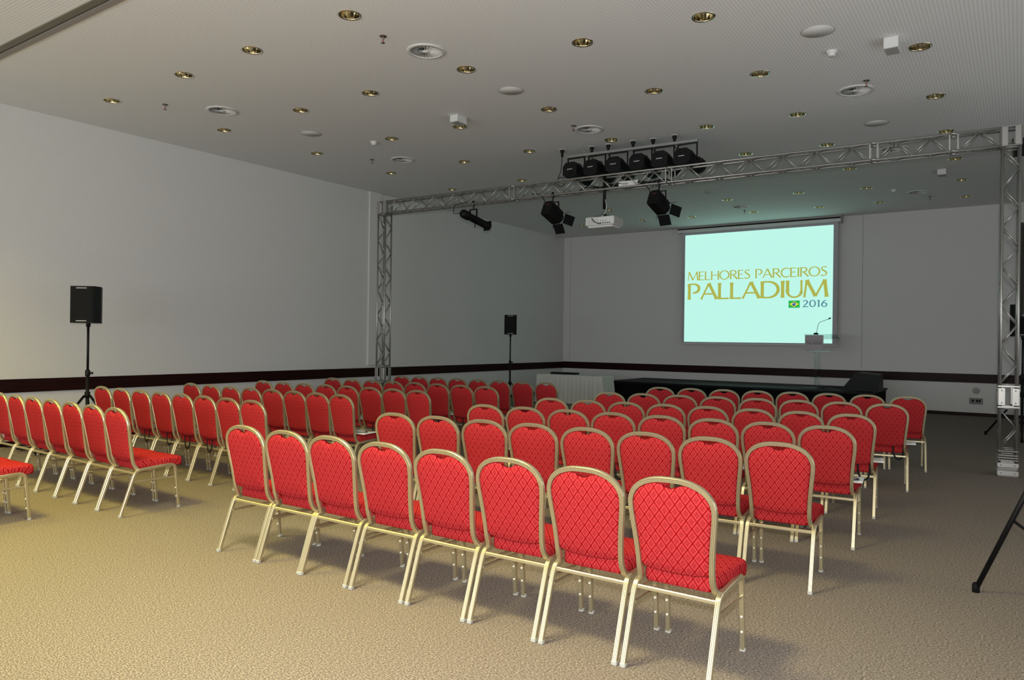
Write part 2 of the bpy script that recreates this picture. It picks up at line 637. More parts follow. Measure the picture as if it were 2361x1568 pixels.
sk = make_sprinkler()
for i, ((x, y), t) in enumerate([((-5.58, 5.63), 'with a red bulb, closer than any other'), ((-9.77, 5.66), 'nearest one to the loudspeaker wall'),
                                 ((-9.57, 9.42), 'beside the small diffuser by the loudspeaker wall'), ((-5.49, 9.52), 'beside the diffuser before the black lamps'),
                                 ((-1.56, 9.76), 'beside the large diffuser above the open floor'), ((-5.48, 17.76), 'close to the screen housing'),
                                 ((-1.61, 18.07), 'beyond the truss near the back wall')]):
    o = sk if i == 0 else copy_tree(sk)
    o.location = (x, y, CZ)
    tag(o, 'small metal fire sprinkler in the ceiling, ' + t, 'sprinkler', 'ceiling sprinklers')


def make_smoke():
    r = empty('smoke_detector')
    MB().lathe([(0.055, 0.0), (0.055, -0.02), (0.05, -0.028)], 24, cap1=True).build('base', m_white, r)
    MB().lathe([(0.042, -0.028), (0.038, -0.05), (0.026, -0.058), (0.0, -0.058)], 24).build('sensor_head', m_white, r)
    return r


sd = make_smoke()
for i, ((x, y), t) in enumerate([((-1.72, 8.58), 'beside the largest flat ceiling speaker'), ((-8.68, 8.58), 'towards the loudspeaker wall'),
                                 ((-2.16, 16.89), 'far off behind the truss')]):
    o = sd if i == 0 else copy_tree(sd)
    o.location = (x, y, CZ)
    tag(o, 'white round smoke detector on the ceiling, ' + t, 'smoke detector', 'smoke detectors')

for (x, y, t, h) in ((-1.13, 8.60, 'large, with dark underside, beside a downlight', 0.115), (-6.66, 8.25, 'hanging just before a downlight mid-ceiling', 0.10),
                     (-1.19, 15.46, 'small, far off behind the truss', 0.10)):
    r = empty('emergency_light', (x, y, CZ), 0.0)
    MB().bbox(-0.07, 0.07, -0.11, 0.11, -h, 0.0, 0.006).build('housing', m_white, r)
    MB().box(-0.058, 0.058, -0.098, 0.098, -h - 0.003, -h).build('diffuser', m_ring, r)
    tag(r, 'white box-shaped emergency light on the ceiling, ' + t, 'emergency light', 'emergency lights')

# dark return-air grille at the far right of the ceiling
r = empty('ceiling_grille', (0.28, 14.3, CZ))
MB().box(-0.38, 0.38, -0.60, 0.60, -0.012, -0.002).build('backing', m_dark, r)
g = MB()
g.box(-0.40, 0.40, -0.62, -0.58, -0.022, 0.0).box(-0.40, 0.40, 0.58, 0.62, -0.022, 0.0).box(-0.40, -0.37, -0.58, 0.58, -0.022, 0).box(0.37, 0.40, -0.58, 0.58, -0.022, 0)
g.build('frame', m_blk2, r)
g = MB()
for k in range(9):
    g.box(-0.37, 0.37, -0.52 + k * 0.13, -0.50 + k * 0.13, -0.020, -0.004)
g.build('slats', m_blk2, r)
tag(r, 'dark rectangular ceiling grille seen behind the tall truss post', 'air vent')

# ------------------------------------------------------------------ screen


def stroke_mesh(glyph, b, ox, oz, sx, sz, y, wt):
    """glyph: list of strokes; stroke = (points[(x,z)], widths)"""
    for pts, wd in glyph:
        n = len(pts)
        L, Rr = [], []
        for i in range(n):
            p0 = Vector(pts[max(i - 1, 0)]); p1 = Vector(pts[min(i + 1, n - 1)])
            d = (p1 - p0).normalized()
            nr = Vector((-d.y, d.x))
            wv = wd[i] * wt * 0.5 if isinstance(wd, (list, tuple)) else wd * wt * 0.5
            q = Vector(pts[i])
            L.append(q + nr * wv); Rr.append(q - nr * wv)
        vs = [(ox + p.x * sx, y, oz + p.y * sz) for p in L + Rr]
        fs = [(i, i + 1, n + i + 1, n + i) for i in range(n - 1)]
        b.add(vs, fs)


def arc(cx, cz, rx, rz, a0, a1, n=14):
    return [(cx + rx * math.cos(math.radians(a0 + (a1 - a0) * k / n)), cz + rz * math.sin(math.radians(a0 + (a1 - a0) * k / n))) for k in range(n + 1)]


def flare(x0, z0, x1, z1, w, e=1.3):
    pts = [(x0 + (x1 - x0) * t, z0 + (z1 - z0) * t) for t in (0, 0.08, 0.25, 0.75, 0.92, 1)]
    return (pts, [w * e, w * 1.12, w, w, w * 1.12, w * e])


def awid(n, lo, hi):
    return [lo + (hi - lo) * abs(math.cos(2 * PI * k / n)) for k in range(n + 1)]


T, H_ = 0.6, 1.0    # thin, heavy stroke factors
GL = {
    'M': (1.10, [flare(0.14, 1, 0.04, 0, T), flare(0.14, 1, 0.54, 0.05, H_), flare(0.54, 0.05, 0.94, 1, T), flare(0.94, 1, 1.04, 0, H_)]),
    'E': (0.62, [flare(0.10, 1, 0.10, 0, H_), flare(0.06, 0.965, 0.54, 0.965, T), flare(0.10, 0.52, 0.48, 0.52, T), flare(0.06, 0.035, 0.57, 0.035, T)]),
    'L': (0.62, [flare(0.10, 1, 0.10, 0, H_), flare(0.06, 0.035, 0.58, 0.035, T)]),
    'H': (0.86, [flare(0.10, 1, 0.10, 0, H_), flare(0.76, 1, 0.76, 0, H_), ([(0.10, 0.53), (0.76, 0.53)], T)]),
    'O': (1.02, [(arc(0.5, 0.5, 0.44, 0.49, 0, 360, 32), awid(32, T, H_))]),
    'R': (0.76, [flare(0.10, 1, 0.10, 0, H_), (arc(0.34, 0.74, 0.26, 0.235, 90, -90, 14), [T + (H_ - T) * math.sin(PI * k / 14) for k in range(15)]),
                 ([(0.10, 0.975), (0.34, 0.975)], T), ([(0.14, 0.505), (0.34, 0.505)], T), flare(0.32, 0.51, 0.74, 0.0, H_, 1.3)]),
    'S': (0.62, [([(0.52, 0.90), (0.42, 0.965), (0.28, 0.975), (0.15, 0.91), (0.10, 0.79), (0.15, 0.66), (0.30, 0.55), (0.44, 0.44), (0.52, 0.30),
                   (0.49, 0.14), (0.36, 0.035), (0.20, 0.03), (0.06, 0.11)], [1.0, .8, .6, .7, .9, 1, 1.1, 1.1, 1, .8, .6, .8, 1.1])]),
    'P': (0.70, [flare(0.10, 1, 0.10, 0, H_), (arc(0.34, 0.70, 0.28, 0.275, 90, -100, 16), [T + (H_ - T) * math.sin(PI * k / 16) for k in range(17)]),
                 ([(0.10, 0.975), (0.34, 0.975)], T)]),
    'A': (0.90, [flare(0.04, 0, 0.44, 1, T), flare(0.44, 1, 0.86, 0, H_), ([(0.18, 0.34), (0.70, 0.34)], T)]),
    'C': (0.82, [(arc(0.50, 0.5, 0.44, 0.48, 48, 312, 26), [T + (H_ - T) * abs(math.sin(PI * k / 26)) for k in range(27)])]),
    'I': (0.26, [flare(0.13, 1, 0.13, 0, H_)]),
    'D': (0.94, [flare(0.10, 1, 0.10, 0, H_), (arc(0.38, 0.5, 0.48, 0.47, 90, -90, 20), [T + (H_ - T) * math.sin(PI * k / 20) for k in range(21)]),
                 ([(0.10, 0.97), (0.38, 0.97)], T), ([(0.10, 0.03), (0.38, 0.03)], T)]),
    'U': (0.84, [flare(0.10, 1, 0.10, 0.35, H_), (arc(0.42, 0.35, 0.32, 0.33, 180, 360, 16), [H_ - (H_ - T) * math.sin(PI * k / 16) for k in range(17)]),
                 flare(0.74, 1, 0.74, 0.35, T)]),
    '2': (0.70, [([(0.10, 0.80), (0.20, 0.93), (0.36, 0.97), (0.50, 0.88), (0.53, 0.74), (0.46, 0.56), (0.30, 0.32), (0.08, 0.04)], [.8, .8, .8, .9, 1, 1, .8, .7]),
                 flare(0.06, 0.04, 0.62, 0.04, 0.8)]),
    '0': (0.76, [(arc(0.36, 0.5, 0.28, 0.48, 0, 360, 28), awid(28, T, H_))]),
    '1': (0.46, [flare(0.24, 1, 0.24, 0, 1.0, 1.2), ([(0.24, 0.97), (0.08, 0.86)], 0.6)]),
    '6': (0.72, [(arc(0.34, 0.31, 0.25, 0.28, 0, 360, 24), awid(24, .65, 1.0)), ([(0.52, 0.97), (0.34, 0.86), (0.18, 0.64), (0.10, 0.36)], [.7, .8, .9, 1])]),
    ' ': (0.42, []),
}


def text_mesh(b, txt, x0, x1, z0, z1, y, wt):
    tot = sum(GL[c][0] for c in txt)
    h = z1 - z0
    k = (x1 - x0) / tot          # x size of one glyph unit
    x = x0
    for c in txt:
        adv, g = GL[c]
        # strokes measured in unit glyph space; widths in that space
        stroke_mesh(g, b, x, z0, k, h, y, wt)
        x += adv * k
    return b


SX0, SX1, SZ0, SZ1 = -7.665, -3.825, 1.61, 4.555
r = empty('projection_screen', ((SX0 + SX1) / 2, 19.56, 0))
cx0 = (SX0 + SX1) / 2
X = lambda u: SX0 + (SX1 - SX0) * u - cx0
Z = lambda v: SZ1 - (SZ1 - SZ0) * v
fb = MB().box(SX0 - cx0 - 0.08, SX1 - cx0 + 0.11, 0.0, 0.012, SZ0 - 0.035, SZ1 + 0.09)
fabric_o = fb.build('screen_fabric', m_screenb, r)
im = MB().box(X(0), X(1), -0.003, 0.0, SZ0, SZ1).build('projected_image', e_scr, fabric_o)
t1 = MB()
tw = sum(GL[c][0] for c in 'MELHORES PARCEIROS')
for wd_, off_ in (('MELHORES', 0.0), ('PARCEIROS', sum(GL[c][0] for c in 'MELHORES '))):
    t1 = MB()
    k_ = (X(0.968) - X(0.0225)) / tw
    xa = X(0.0225) + off_ * k_
    text_mesh(t1, wd_, xa, xa + k_ * sum(GL[c][0] for c in wd_), Z(0.427), Z(0.347), -0.006, 0.135)
    t1.build('lettering', e_gold, fabric_o)
t1 = MB()
text_mesh(t1, 'PALLADIUM', X(0.0215), X(0.972), Z(0.606), Z(0.458), -0.006, 0.155)
t1.build('lettering', e_gold, fabric_o)
t1 = MB()
text_mesh(t1, '2016', X(0.8135), X(0.972), Z(0.690), Z(0.631), -0.006, 0.15)
t1.build('lettering', e_slate, fabric_o)
fx0, fx1, fz0, fz1 = X(0.7255), X(0.797), Z(0.695), Z(0.632)
fl = MB().box(fx0, fx1, -0.006, -0.004, fz0, fz1).build('flag', e_fgreen, fabric_o)
fcx, fcz, fw_, fh = (fx0 + fx1) / 2, (fz0 + fz1) / 2, (fx1 - fx0), (fz1 - fz0)
MB().add([(fcx - fw_ * .43, -.008, fcz), (fcx, -.008, fcz - fh * .40), (fcx + fw_ * .43, -.008, fcz), (fcx, -.008, fcz + fh * .40)], [(0, 1, 2, 3)]).build('flag_rhombus', e_fyel, fabric_o)
MB().add([(fcx + fh * .25 * math.cos(a * PI / 12), -.010, fcz + fh * .25 * math.sin(a * PI / 12)) for a in range(24)], [tuple(range(24))]).build('flag_disc', e_fblue, fabric_o)
bb = MB()
stroke_mesh([([(-0.24, 0.07), (-0.08, 0.09), (0.08, 0.04), (0.23, -0.09)], 1)], bb, fcx, fcz, fh, fh, -0.012, 0.06)
bb.build('flag_band', e_fwhite, fabric_o)
MB().box(SX0 - cx0 - 0.08, SX1 - cx0 + 0.11, -0.012, 0.014, SZ0 - 0.06, SZ0 - 0.035).build('bottom_bar', m_white, r)
MB().bbox(SX0 - cx0 - 0.22, SX1 - cx0 + 0.17, -0.05, 0.10, 4.62, 4.705, 0.008).build('housing', m_white, r)
MB().bbox(SX0 - cx0 - 0.22, SX1 - cx0 + 0.17, -0.05, 0.10, 4.715, 4.735, 0.003).build('housing_gap_strip', m_dark, r)
MB().bbox(SX0 - cx0 - 0.22, SX1 - cx0 + 0.17, -0.05, 0.10, 4.738, 4.784, 0.004).build('ceiling_batten', m_ring, r)
MB().bbox(SX1 - cx0 + 0.17, SX1 - cx0 + 0.19, -0.06, 0.11, 4.58, 4.784, 0.003).build('end_cap', m_ring, r)
tag(r, 'large lit projection screen on the back wall with gold lettering and flag', 'projection screen')

# ------------------------------------------------------------------ stage, wedge, lectern, table
SH = 0.56
r = empty('stage', (-5.7, 18.6, 0))
MB().bbox(-3.2, 3.1, -1.15, 1.10, SH - 0.05, SH, 0.006).build('deck', m_stage, r)
sk_ = MB()
n = 260
pts = []
per = [(-3.17, 1.08), (-3.17, -1.12), (3.07, -1.12), (3.07, 1.08)]
for a, c in zip(per[:-1], per[1:]):
    L = math.dist(a, c)
    m_ = int(L / 0.025)
    for k in range(m_):
        t = k / m_
        nx, ny = (c[1] - a[1]) / L, -(c[0] - a[0]) / L
        o_ = 0.008 * math.sin(k * 1.3)
        pts.append((a[0] + (c[0] - a[0]) * t + nx * o_, a[1] + (c[1] - a[1]) * t + ny * o_))
pts.append(per[-1])
vs = [(x, y, z) for x, y in pts for z in (0.0, SH - 0.05)]
sk_.add(vs, [(2 * i, 2 * i + 1, 2 * i + 3, 2 * i + 2) for i in range(len(pts) - 1)], True)
sk_.build('skirt', m_skirt, r)
tag(r, 'low black stage platform with pleated skirt below the screen', 'stage')

r = empty('stage_monitor', (-2.88, 18.15, SH), 0.0)
MB().prism([(-0.42, 0.0), (0.36, 0.0), (0.36, 0.37), (-0.08, 0.41), (-0.13, 0.39)], -0.30, 0.30).build('cabinet', m_blk2, r)
MB().add([(-0.411, -0.27, 0.02), (-0.411, 0.27, 0.02), (-0.158, 0.27, 0.36), (-0.158, -0.27, 0.36)], [(0, 1, 2, 3)]).build('grille', m_grille, r)
tag(r, 'black wedge floor monitor on the end of the stage', 'speaker')
MB_ = MB()
MB_.tube(catmull([(-3.9, 18.35, SH + 0.012), (-3.72, 18.30, SH + 0.02), (-3.62, 18.34, SH + 0.035), (-3.50, 18.28, SH + 0.03), (-3.36, 18.25, SH + 0.02)]), 0.012)
c_ = MB_.build('coiled_cable', m_cable)
tag(c_, 'black cable lying on the stage beside the wedge monitor', 'cable')

# acrylic lectern
LX, LY = -3.83, 18.0
r = empty('lectern', (LX, LY, SH))
MB().lathe([(0.001, 0.0), (0.37, 0.0), (0.38, 0.008), (0.37, 0.018), (0.001, 0.018)], 40).build('base_plate', m_acr, r)
MB().bbox(-0.045, 0.045, -0.12, 0.12, 0.018, 0.88, 0.004).build('column', m_acr, r)
MB().bbox(-0.16, 0.16, -0.01, 0.01, 0.24, 0.262, 0.003).build('column_spacer', m_acr, r)
tp = MB()
mt = Matrix.Translation((0.10, 0.06, 1.235)) @ Matrix.Rotation(math.radians(-17), 4, 'X')
mt = Matrix.Translation((0.08, 0.10, 1.20)) @ Matrix.Rotation(math.radians(-14), 4, 'X')
tp.bbox(-0.36, 0.36, -0.22, 0.22, -0.006, 0.006, 0.002, mt)
tp.build('reading_top', m_acr, r)
MB().bbox(-0.20, 0.24, -0.02, 0.18, 0.86, 0.872, 0.003).build('shelf', m_acr, r)
bd = MB().bbox(-0.24, 0.16, -0.19, -0.18, 0.89, 1.235, 0.002).build('sign_board', m_board, r)
bt = MB()
text_mesh(bt, 'PALLADIUM', -0.20, 0.13, 1.02, 1.085, -0.1925, 0.17)
bt.build('board_lettering', m_brown, bd)
MB().box(-0.22, 0.145, -0.193, -0.190, 1.115, 1.121).build('board_line', m_brown, bd)
for kx in (-0.13, -0.05, 0.02, 0.17):
    MB().cyl((kx, -0.02, 0.82), (kx, 0.0, 0.82), 0.012, 10).build('fixing', m_white, r)
tag(r, 'clear acrylic lectern with a grey sign board, standing on the stage', 'lectern')
r = empty('microphone', (LX - 0.02, LY - 0.10, SH + 1.248))
MB().lathe([(0.0, 0.0), (0.055, 0.0), (0.05, 0.03), (0.02, 0.045), (0.0, 0.045)], 18).build('base', m_black, r)
MB().tube(catmull([(0.01, 0, 0.03), (0.03, 0, 0.14), (0.05, 0, 0.24), (0.10, 0, 0.29), (0.20, 0, 0.33), (0.27, 0, 0.36)]), 0.005).build('gooseneck', m_black, r)
MB().cyl((0.265, 0, 0.357), (0.315, 0, 0.382), 0.014, 12).build('capsule', m_black, r)
tag(r, 'black gooseneck microphone standing on the clear lectern', 'microphone')

# side table with pleated cloth
r = empty('side_table', (-9.42, 16.55, 0))
MB().bbox(-0.93, 0.93, -0.30, 0.30, 0.69, 0.715, 0.003).build('tabletop', m_blk2, r)
for sx_ in (-1, 1):
    for sy_ in (-1, 1):
        MB().cyl((sx_ * 0.88, sy_ * 0.26, 0.0), (sx_ * 0.88, sy_ * 0.26, 0.69), 0.016, 10).build('leg', m_blk2, r)
tag(r, 'rectangular folding table under a white cloth in the far corner', 'table')


def cloth(hx, hy, top, drop):
    b = MB()
    ring = []
    rad = 0.05
    N = 300
    per_ = []
    P4 = [(-hx, -hy), (hx, -hy), (hx, hy), (-hx, hy)]
    for i in range(4):
        a, c = P4[i], P4[(i + 1) % 4]
        L = math.dist(a, c)
        m_ = int(L / 0.018)
        for k in range(m_):
            t = k / m_
            nx, ny = (c[1] - a[1]) / L, -(c[0] - a[0]) / L
            per_.append((a[0] + (c[0] - a[0]) * t, a[1] + (c[1] - a[1]) * t, nx, ny, min(t, 1 - t) * L))
    n = len(per_)
    levels = [(0.0, 0.0, 0.0), (0.006, 0.004, 0.0), (0.010, 0.03, 0.1), (0.016, 0.15, 0.5), (0.03, 0.40, 1.0), (0.05, drop, 1.3)]
    vs = []
    for off, dz, am in levels:
        for k, (x, y, nx, ny, e) in enumerate(per_):
            wv = 0.007 * am * (math.sin(k * 0.95) + 0.6 * math.sin(k * 0.41 + 1.3))
            cf = 1.0 + (0.9 if e < 0.06 else 0) * (dz / drop)
            vs.append((x + nx * (off * cf + wv), y + ny * (off * cf + wv), top - dz))
    fs = []
    for i in range(len(levels) - 1):
        for k in range(n):
            k2 = (k + 1) % n
            fs.append((i * n + k, (i + 1) * n + k, (i + 1) * n + k2, i * n + k2))
    b.add(vs, fs, True)
    b.add([(x, y, top) for x, y, *_ in per_], [tuple(range(n))])
    return b


o = cloth(0.95, 0.32, 0.722, 0.718).build('tablecloth', m_cloth)
o.location = (-9.42, 16.55, 0)
tag(o, 'white pleated tablecloth reaching the floor, on the far corner table', 'tablecloth')
r = empty('audio_mixer', (-9.75, 16.62, 0.722), 0.05)
MB().bbox(-0.36, 0.36, -0.12, 0.12, 0.0, 0.05, 0.005).build('chassis', m_blk2, r)
kn = MB()
for i in range(10):
    for j in range(3):
        kn.lathe([(0.009, 0.0), (0.007, 0.012)], 8, Matrix.Translation((-0.3 + i * 0.066, -0.06 + j * 0.06, 0.05)), cap1=True)
kn.build('knobs', m_label, r)
tag(r, 'flat dark audio device lying on the white-clothed corner table', 'audio mixer')

# wall outlet and round cover, back wall
r = empty('wall_outlet', (-0.80, YB, 0.34))
MB().bbox(-0.13, 0.13, -0.018, 0.0, -0.07, 0.07, 0.004).build('plate', m_sock, r)
for kx in (-0.06, 0.02, 0.07):
    MB().bbox(kx - 0.02, kx + 0.018, -0.023, -0.018, -0.02, 0.035, 0.002).build('socket', m_dark, r)
tag(r, 'grey metal outlet panel low on the back wall', 'wall outlet')
o = MB().lathe([(0.0, 0.0), (0.072, 0.0), (0.078, -0.006)], 28, Matrix.Rotation(PI / 2, 4, 'X')).build('round_wall_plate', m_ring)
o.location = (-0.80, YB - 0.004, 0.575)
tag(o, 'round grey blank plate on the back wall above the outlet panel', 'wall plate')

# ------------------------------------------------------------------ truss goal post
TW = 0.205           # section width
RC = 0.0155          # chord radius
PL = Vector((-9.90, 10.10))
PR = Vector((-0.11, 10.93))
bx = (PR - PL).normalized()
by = Vector((-bx.y, bx.x))
beam_len = (PR - PL).length
TOPL, TOPR, HT = 4.175, 4.285, 0.25
ang = math.atan2(bx.y, bx.x)


def lacing(b, p0, p1, q0, q1, n, r=0.0095):
    """zigzag rod between edge p0-p1 and edge q0-q1"""
    p0, p1, q0, q1 = map(Vector, (p0, p1, q0, q1))
    for k in range(n):
        a = p0.lerp(p1, k / n)
        m_ = q0.lerp(q1, (k + 0.5) / n)
        c = p0.lerp(p1, (k + 1) / n)
        b.cyl(a, m_, r, 6)
        b.cyl(m_, c, r, 6)


def make_post(name, base, h, label, sleeves):
    r = empty(name, (base.x, base.y, 0), ang)
    hw = TW / 2 - RC
    cs = [(-hw, -hw), (hw, -hw), (hw, hw), (-hw, hw)]
    for x, y in cs:
        MB().cyl((x, y, 0.16), (x, y, h), RC, 12).build('chord', m_alu, r)
    segs = []
    zs = [0.32] + [z for s_ in sleeves for z in s_] + [h]
    for i in range(4):
        a, c = cs[i], cs[(i + 1) % 4]
        if i >= 2:
            a, c = c, a
        for z0, z1 in zip(zs[0::2], zs[1::2]):
            b = MB()
            n = max(1, round((z1 - z0) / 0.47))
            lacing(b, (a[0], a[1], z0 + 0.02), (a[0], a[1], z1 - 0.02), (c[0], c[1], z0 + 0.02), (c[0], c[1], z1 - 0.02), n)
            b.cyl((a[0], a[1], z0 + 0.012), (c[0], c[1], z0 + 0.012), 0.008, 6)
            b.cyl((a[0], a[1], z1 - 0.012), (c[0], c[1], z1 - 0.012), 0.008, 6)
            b.build('lacing', m_alu, r)
    for z0, z1 in sleeves + [(0.0, 0.32)]:
        b = MB()
        w_ = TW / 2 + 0.006
        for i in range(4):
            m_ = Matrix.Rotation(i * PI / 2, 4, 'Z')
            if z0 == 0.0:
                for za, zb_ in ((0.015, 0.075), (0.115, 0.170)):
                    b.bbox(-w_, w_, -w_ - 0.004, -w_ + 0.004, za, zb_, 0.003, m_)
                    for xx in (-0.07, 0.07):
                        b.cyl(m_ @ Vector((xx, -w_ - 0.010, (za + zb_) / 2)), m_ @ Vector((xx, -w_, (za + zb_) / 2)), 0.008, 8)
                for zz in (0.002, 0.088, 0.102, 0.195, 0.225, 0.255, 0.305):
                    b.bbox(-w_ + 0.006, w_ - 0.006, -w_ + 0.002, -w_ + 0.014, zz, zz + 0.012, 0.003, m_)
                continue
            for xs in (-1, 1):
                xx = xs * (w_ - 0.038)
                b.bbox(xx - 0.036, xx + 0.036, -w_ - 0.004, -w_ + 0.004, z0 + 0.03, z1 - 0.03, 0.003, m_)
                for zz in (z0 + 0.06, z1 - 0.06):
                    b.cyl(m_ @ Vector((xx, -w_ - 0.010, zz)), m_ @ Vector((xx, -w_, zz)), 0.008, 8)
            b.box(-w_, w_, -w_ - 0.002, -w_ + 0.012, z0, z0 + 0.016, m_)
            b.box(-w_, w_, -w_ - 0.002, -w_ + 0.012, z1 - 0.016, z1, m_)
        b.build('base_block' if z0 == 0.0 else 'sleeve_block', m_alu, r)
    tag(r, label, 'truss post', 'truss frame posts')
    return r


make_post('truss_post', PL, TOPL - HT, 'square aluminium lattice truss post standing by the loudspeaker wall', [(0.78, 1.07)])
make_post('truss_post', PR, TOPR - HT, 'large bright aluminium truss post standing at the open floor edge', [(0.84, 1.11)])

# beam, built along local x from the left post axis to the right one
r = empty('truss_beam', (PL.x, PL.y, TOPL - HT), ang)
sl = (TOPR - TOPL) / beam_len
r.rotation_euler = (0, -math.atan(sl), ang)
Lb = beam_len
hw = TW / 2 - RC
h0, h1 = RC, HT - RC
e = TW / 2
for yy in (-hw, hw):
    for zz in (h0, h1):
        MB().cyl((-e, yy, zz), (Lb + e, yy, zz), RC, 12).build('chord', m_alu, r)
J = [2.81, 5.53, 8.31, 9.22]
cuts = [e] + [v for j in J for v in (j - 0.055, j + 0.055)] + [Lb - e]
faces = [((-hw, h0), (-hw, h1)), ((hw, h0), (hw, h1)), ((-hw, h0), (hw, h0)), ((-hw, h1), (hw, h1))]
for (a, c) in faces:
    for x0, x1 in zip(cuts[0::2], cuts[1::2]):
        b = MB()
        n = max(1, round((x1 - x0) / 0.47))
        lacing(b, (x0, a[0], a[1]), (x1, a[0], a[1]), (x0, c[0], c[1]), (x1, c[0], c[1]), n)
        b.build('lacing', m_alu, r)
for j in J:
    b = MB()
    for s_ in (-0.045, 0.045):
        b.box(j + s_ - 0.008, j + s_ + 0.008, -hw - 0.008, -hw + 0.008, 0, HT)
        b.box(j + s_ - 0.008, j + s_ + 0.008, hw - 0.008, hw + 0.008, 0, HT)
        b.box(j + s_ - 0.008, j + s_ + 0.008, -hw, hw, h0 - 0.008, h0 + 0.008)
        b.box(j + s_ - 0.008, j + s_ + 0.008, -hw, hw, h1 - 0.008, h1 + 0.008)
    for yy in (-hw, hw):
        for zz in (h0, h1):
            b.cyl((j - 0.04, yy, zz), (j + 0.04, yy, zz), 0.019, 10)
    b.build('joint_frame', m_alu, r)
for xc in (0.0, Lb):
    b = MB()
    for s_ in (-1, 1):
        for t_ in (-1, 1):
            b.bbox(xc + t_ * 0.068 - 0.033, xc + t_ * 0.068 + 0.033, s_ * (e + 0.004) - 0.004, s_ * (e + 0.004) + 0.004, 0.012, HT - 0.012, 0.003)
            b.bbox(xc + s_ * (e + 0.004) - 0.004, xc + s_ * (e + 0.004) + 0.004, t_ * 0.068 - 0.033, t_ * 0.068 + 0.033, 0.012, HT - 0.012, 0.003)
    for s_ in (-1, 1):
        for zz in (0.004, HT - 0.016):
            b.box(xc - e, xc + e, s_ * (e - 0.008) - 0.007, s_ * (e - 0.008) + 0.007, zz, zz + 0.012)
            b.box(xc + s_ * (e - 0.008) - 0.007, xc + s_ * (e - 0.008) + 0.007, -e, e, zz, zz + 0.012)
    b.build('corner_block', m_alu, r)
tag(r, 'long aluminium lattice truss beam spanning the room between both posts', 'truss beam')


def on_beam(t):
    p = PL.lerp(PR, t)
    return p.x, p.y, (TOPL + (TOPR - TOPL) * t) - HT


def bt_of_x(x):
    return (x - PL.x) / (PR.x - PL.x)


def make_fresnel(x, label, tilt, wy=0.0):
    t = bt_of_x(x)
    px, py, pz = on_beam(t)
    r = empty('stage_spotlight', (px, py - hw, pz - 0.005))
    # clamp
    b = MB()
    b.tube(catmull([(0, -0.03, 0.015), (0, -0.025, 0.045), (0, 0.0, 0.052), (0, 0.026, 0.04), (0, 0.028, 0.0), (0, 0.0, -0.03), (0, 0, -0.10)]), 0.011)
    b.build('clamp', m_black, r)
    b = MB()
    b.box(-0.115, 0.115, -0.012, 0.012, -0.112, -0.100)
    b.box(-0.115, -0.103, -0.012, 0.012, -0.29, -0.10)
    b.box(0.103, 0.115, -0.012, 0.012, -0.29, -0.10)
    b.cyl((0.112, 0, -0.28), (0.15, 0, -0.28), 0.018, 10)
    b.build('yoke', m_black, r)
    mt = Matrix.Translation((0, 0, -0.28)) @ Matrix.Rotation(wy, 4, 'Z') @ Matrix.Rotation(tilt, 4, 'X')
    b = MB()
    b.prism([(-0.095, -0.09), (-0.075, -0.125), (0.075, -0.125), (0.095, -0.09), (0.095, 0.08), (0.06, 0.12), (-0.06, 0.12), (-0.095, 0.08)], -0.17, 0.14, mt)
    for k in range(4):
        b.box(-0.05, 0.05, -0.14 + k * 0.06, -0.11 + k * 0.06, 0.12, 0.135, mt)
    body = b.build('lamp_body', m_black, r)
    MB().lathe([(0.088, 0.14), (0.095, 0.15), (0.095, 0.18), (0.085, 0.18), (0.08, 0.16), (0.0, 0.165)], 20, mt @ Matrix.Rotation(-PI / 2, 4, 'X')).build('lens', m_blk2, r)
    MB().box(-0.035, 0.035, -0.174, -0.170, 0.045, 0.07, mt).build('label', m_redlabel, body)
    for k, (ax, sg) in enumerate((('top', 1), ('bottom', -1), ('left', -1), ('right', 1))):
        b = MB()
        if ax in ('top', 'bottom'):
            m2 = mt @ Matrix.Translation((0, 0.185, sg * 0.10)) @ Matrix.Rotation(sg * math.radians(38), 4, 'X')
            b.box(-0.10, 0.10, 0.0, 0.17, -0.002, 0.002, m2)
        else:
            m2 = mt @ Matrix.Translation((sg * 0.10, 0.185, 0)) @ Matrix.Rotation(-sg * math.radians(38), 4, 'Z')
            b.box(-0.002, 0.002, 0.0, 0.17, -0.09, 0.09, m2)
        b.build('barn_door', m_blackm, r)
    MB().tube(catmull([mt @ Vector((0, -0.17, 0.0)), Vector((-0.08, -0.10, -0.20)), Vector((-0.16, -0.02, -0.05)), Vector((-0.30, 0.0, 0.06)), Vector((-0.42, 0.02, 0.08))]), 0.007).build('power_cord', m_cable, r)
    tag(r, label, 'stage light', 'spotlights hung under the truss beam')
    return r


make_fresnel(-6.32, 'black barn-door spotlight under the truss, between projector and slender spotlight', math.radians(-24), math.radians(-8))
make_fresnel(-4.53, 'black barn-door spotlight under the truss, nearer to the projection screen', math.radians(-24), math.radians(-8))

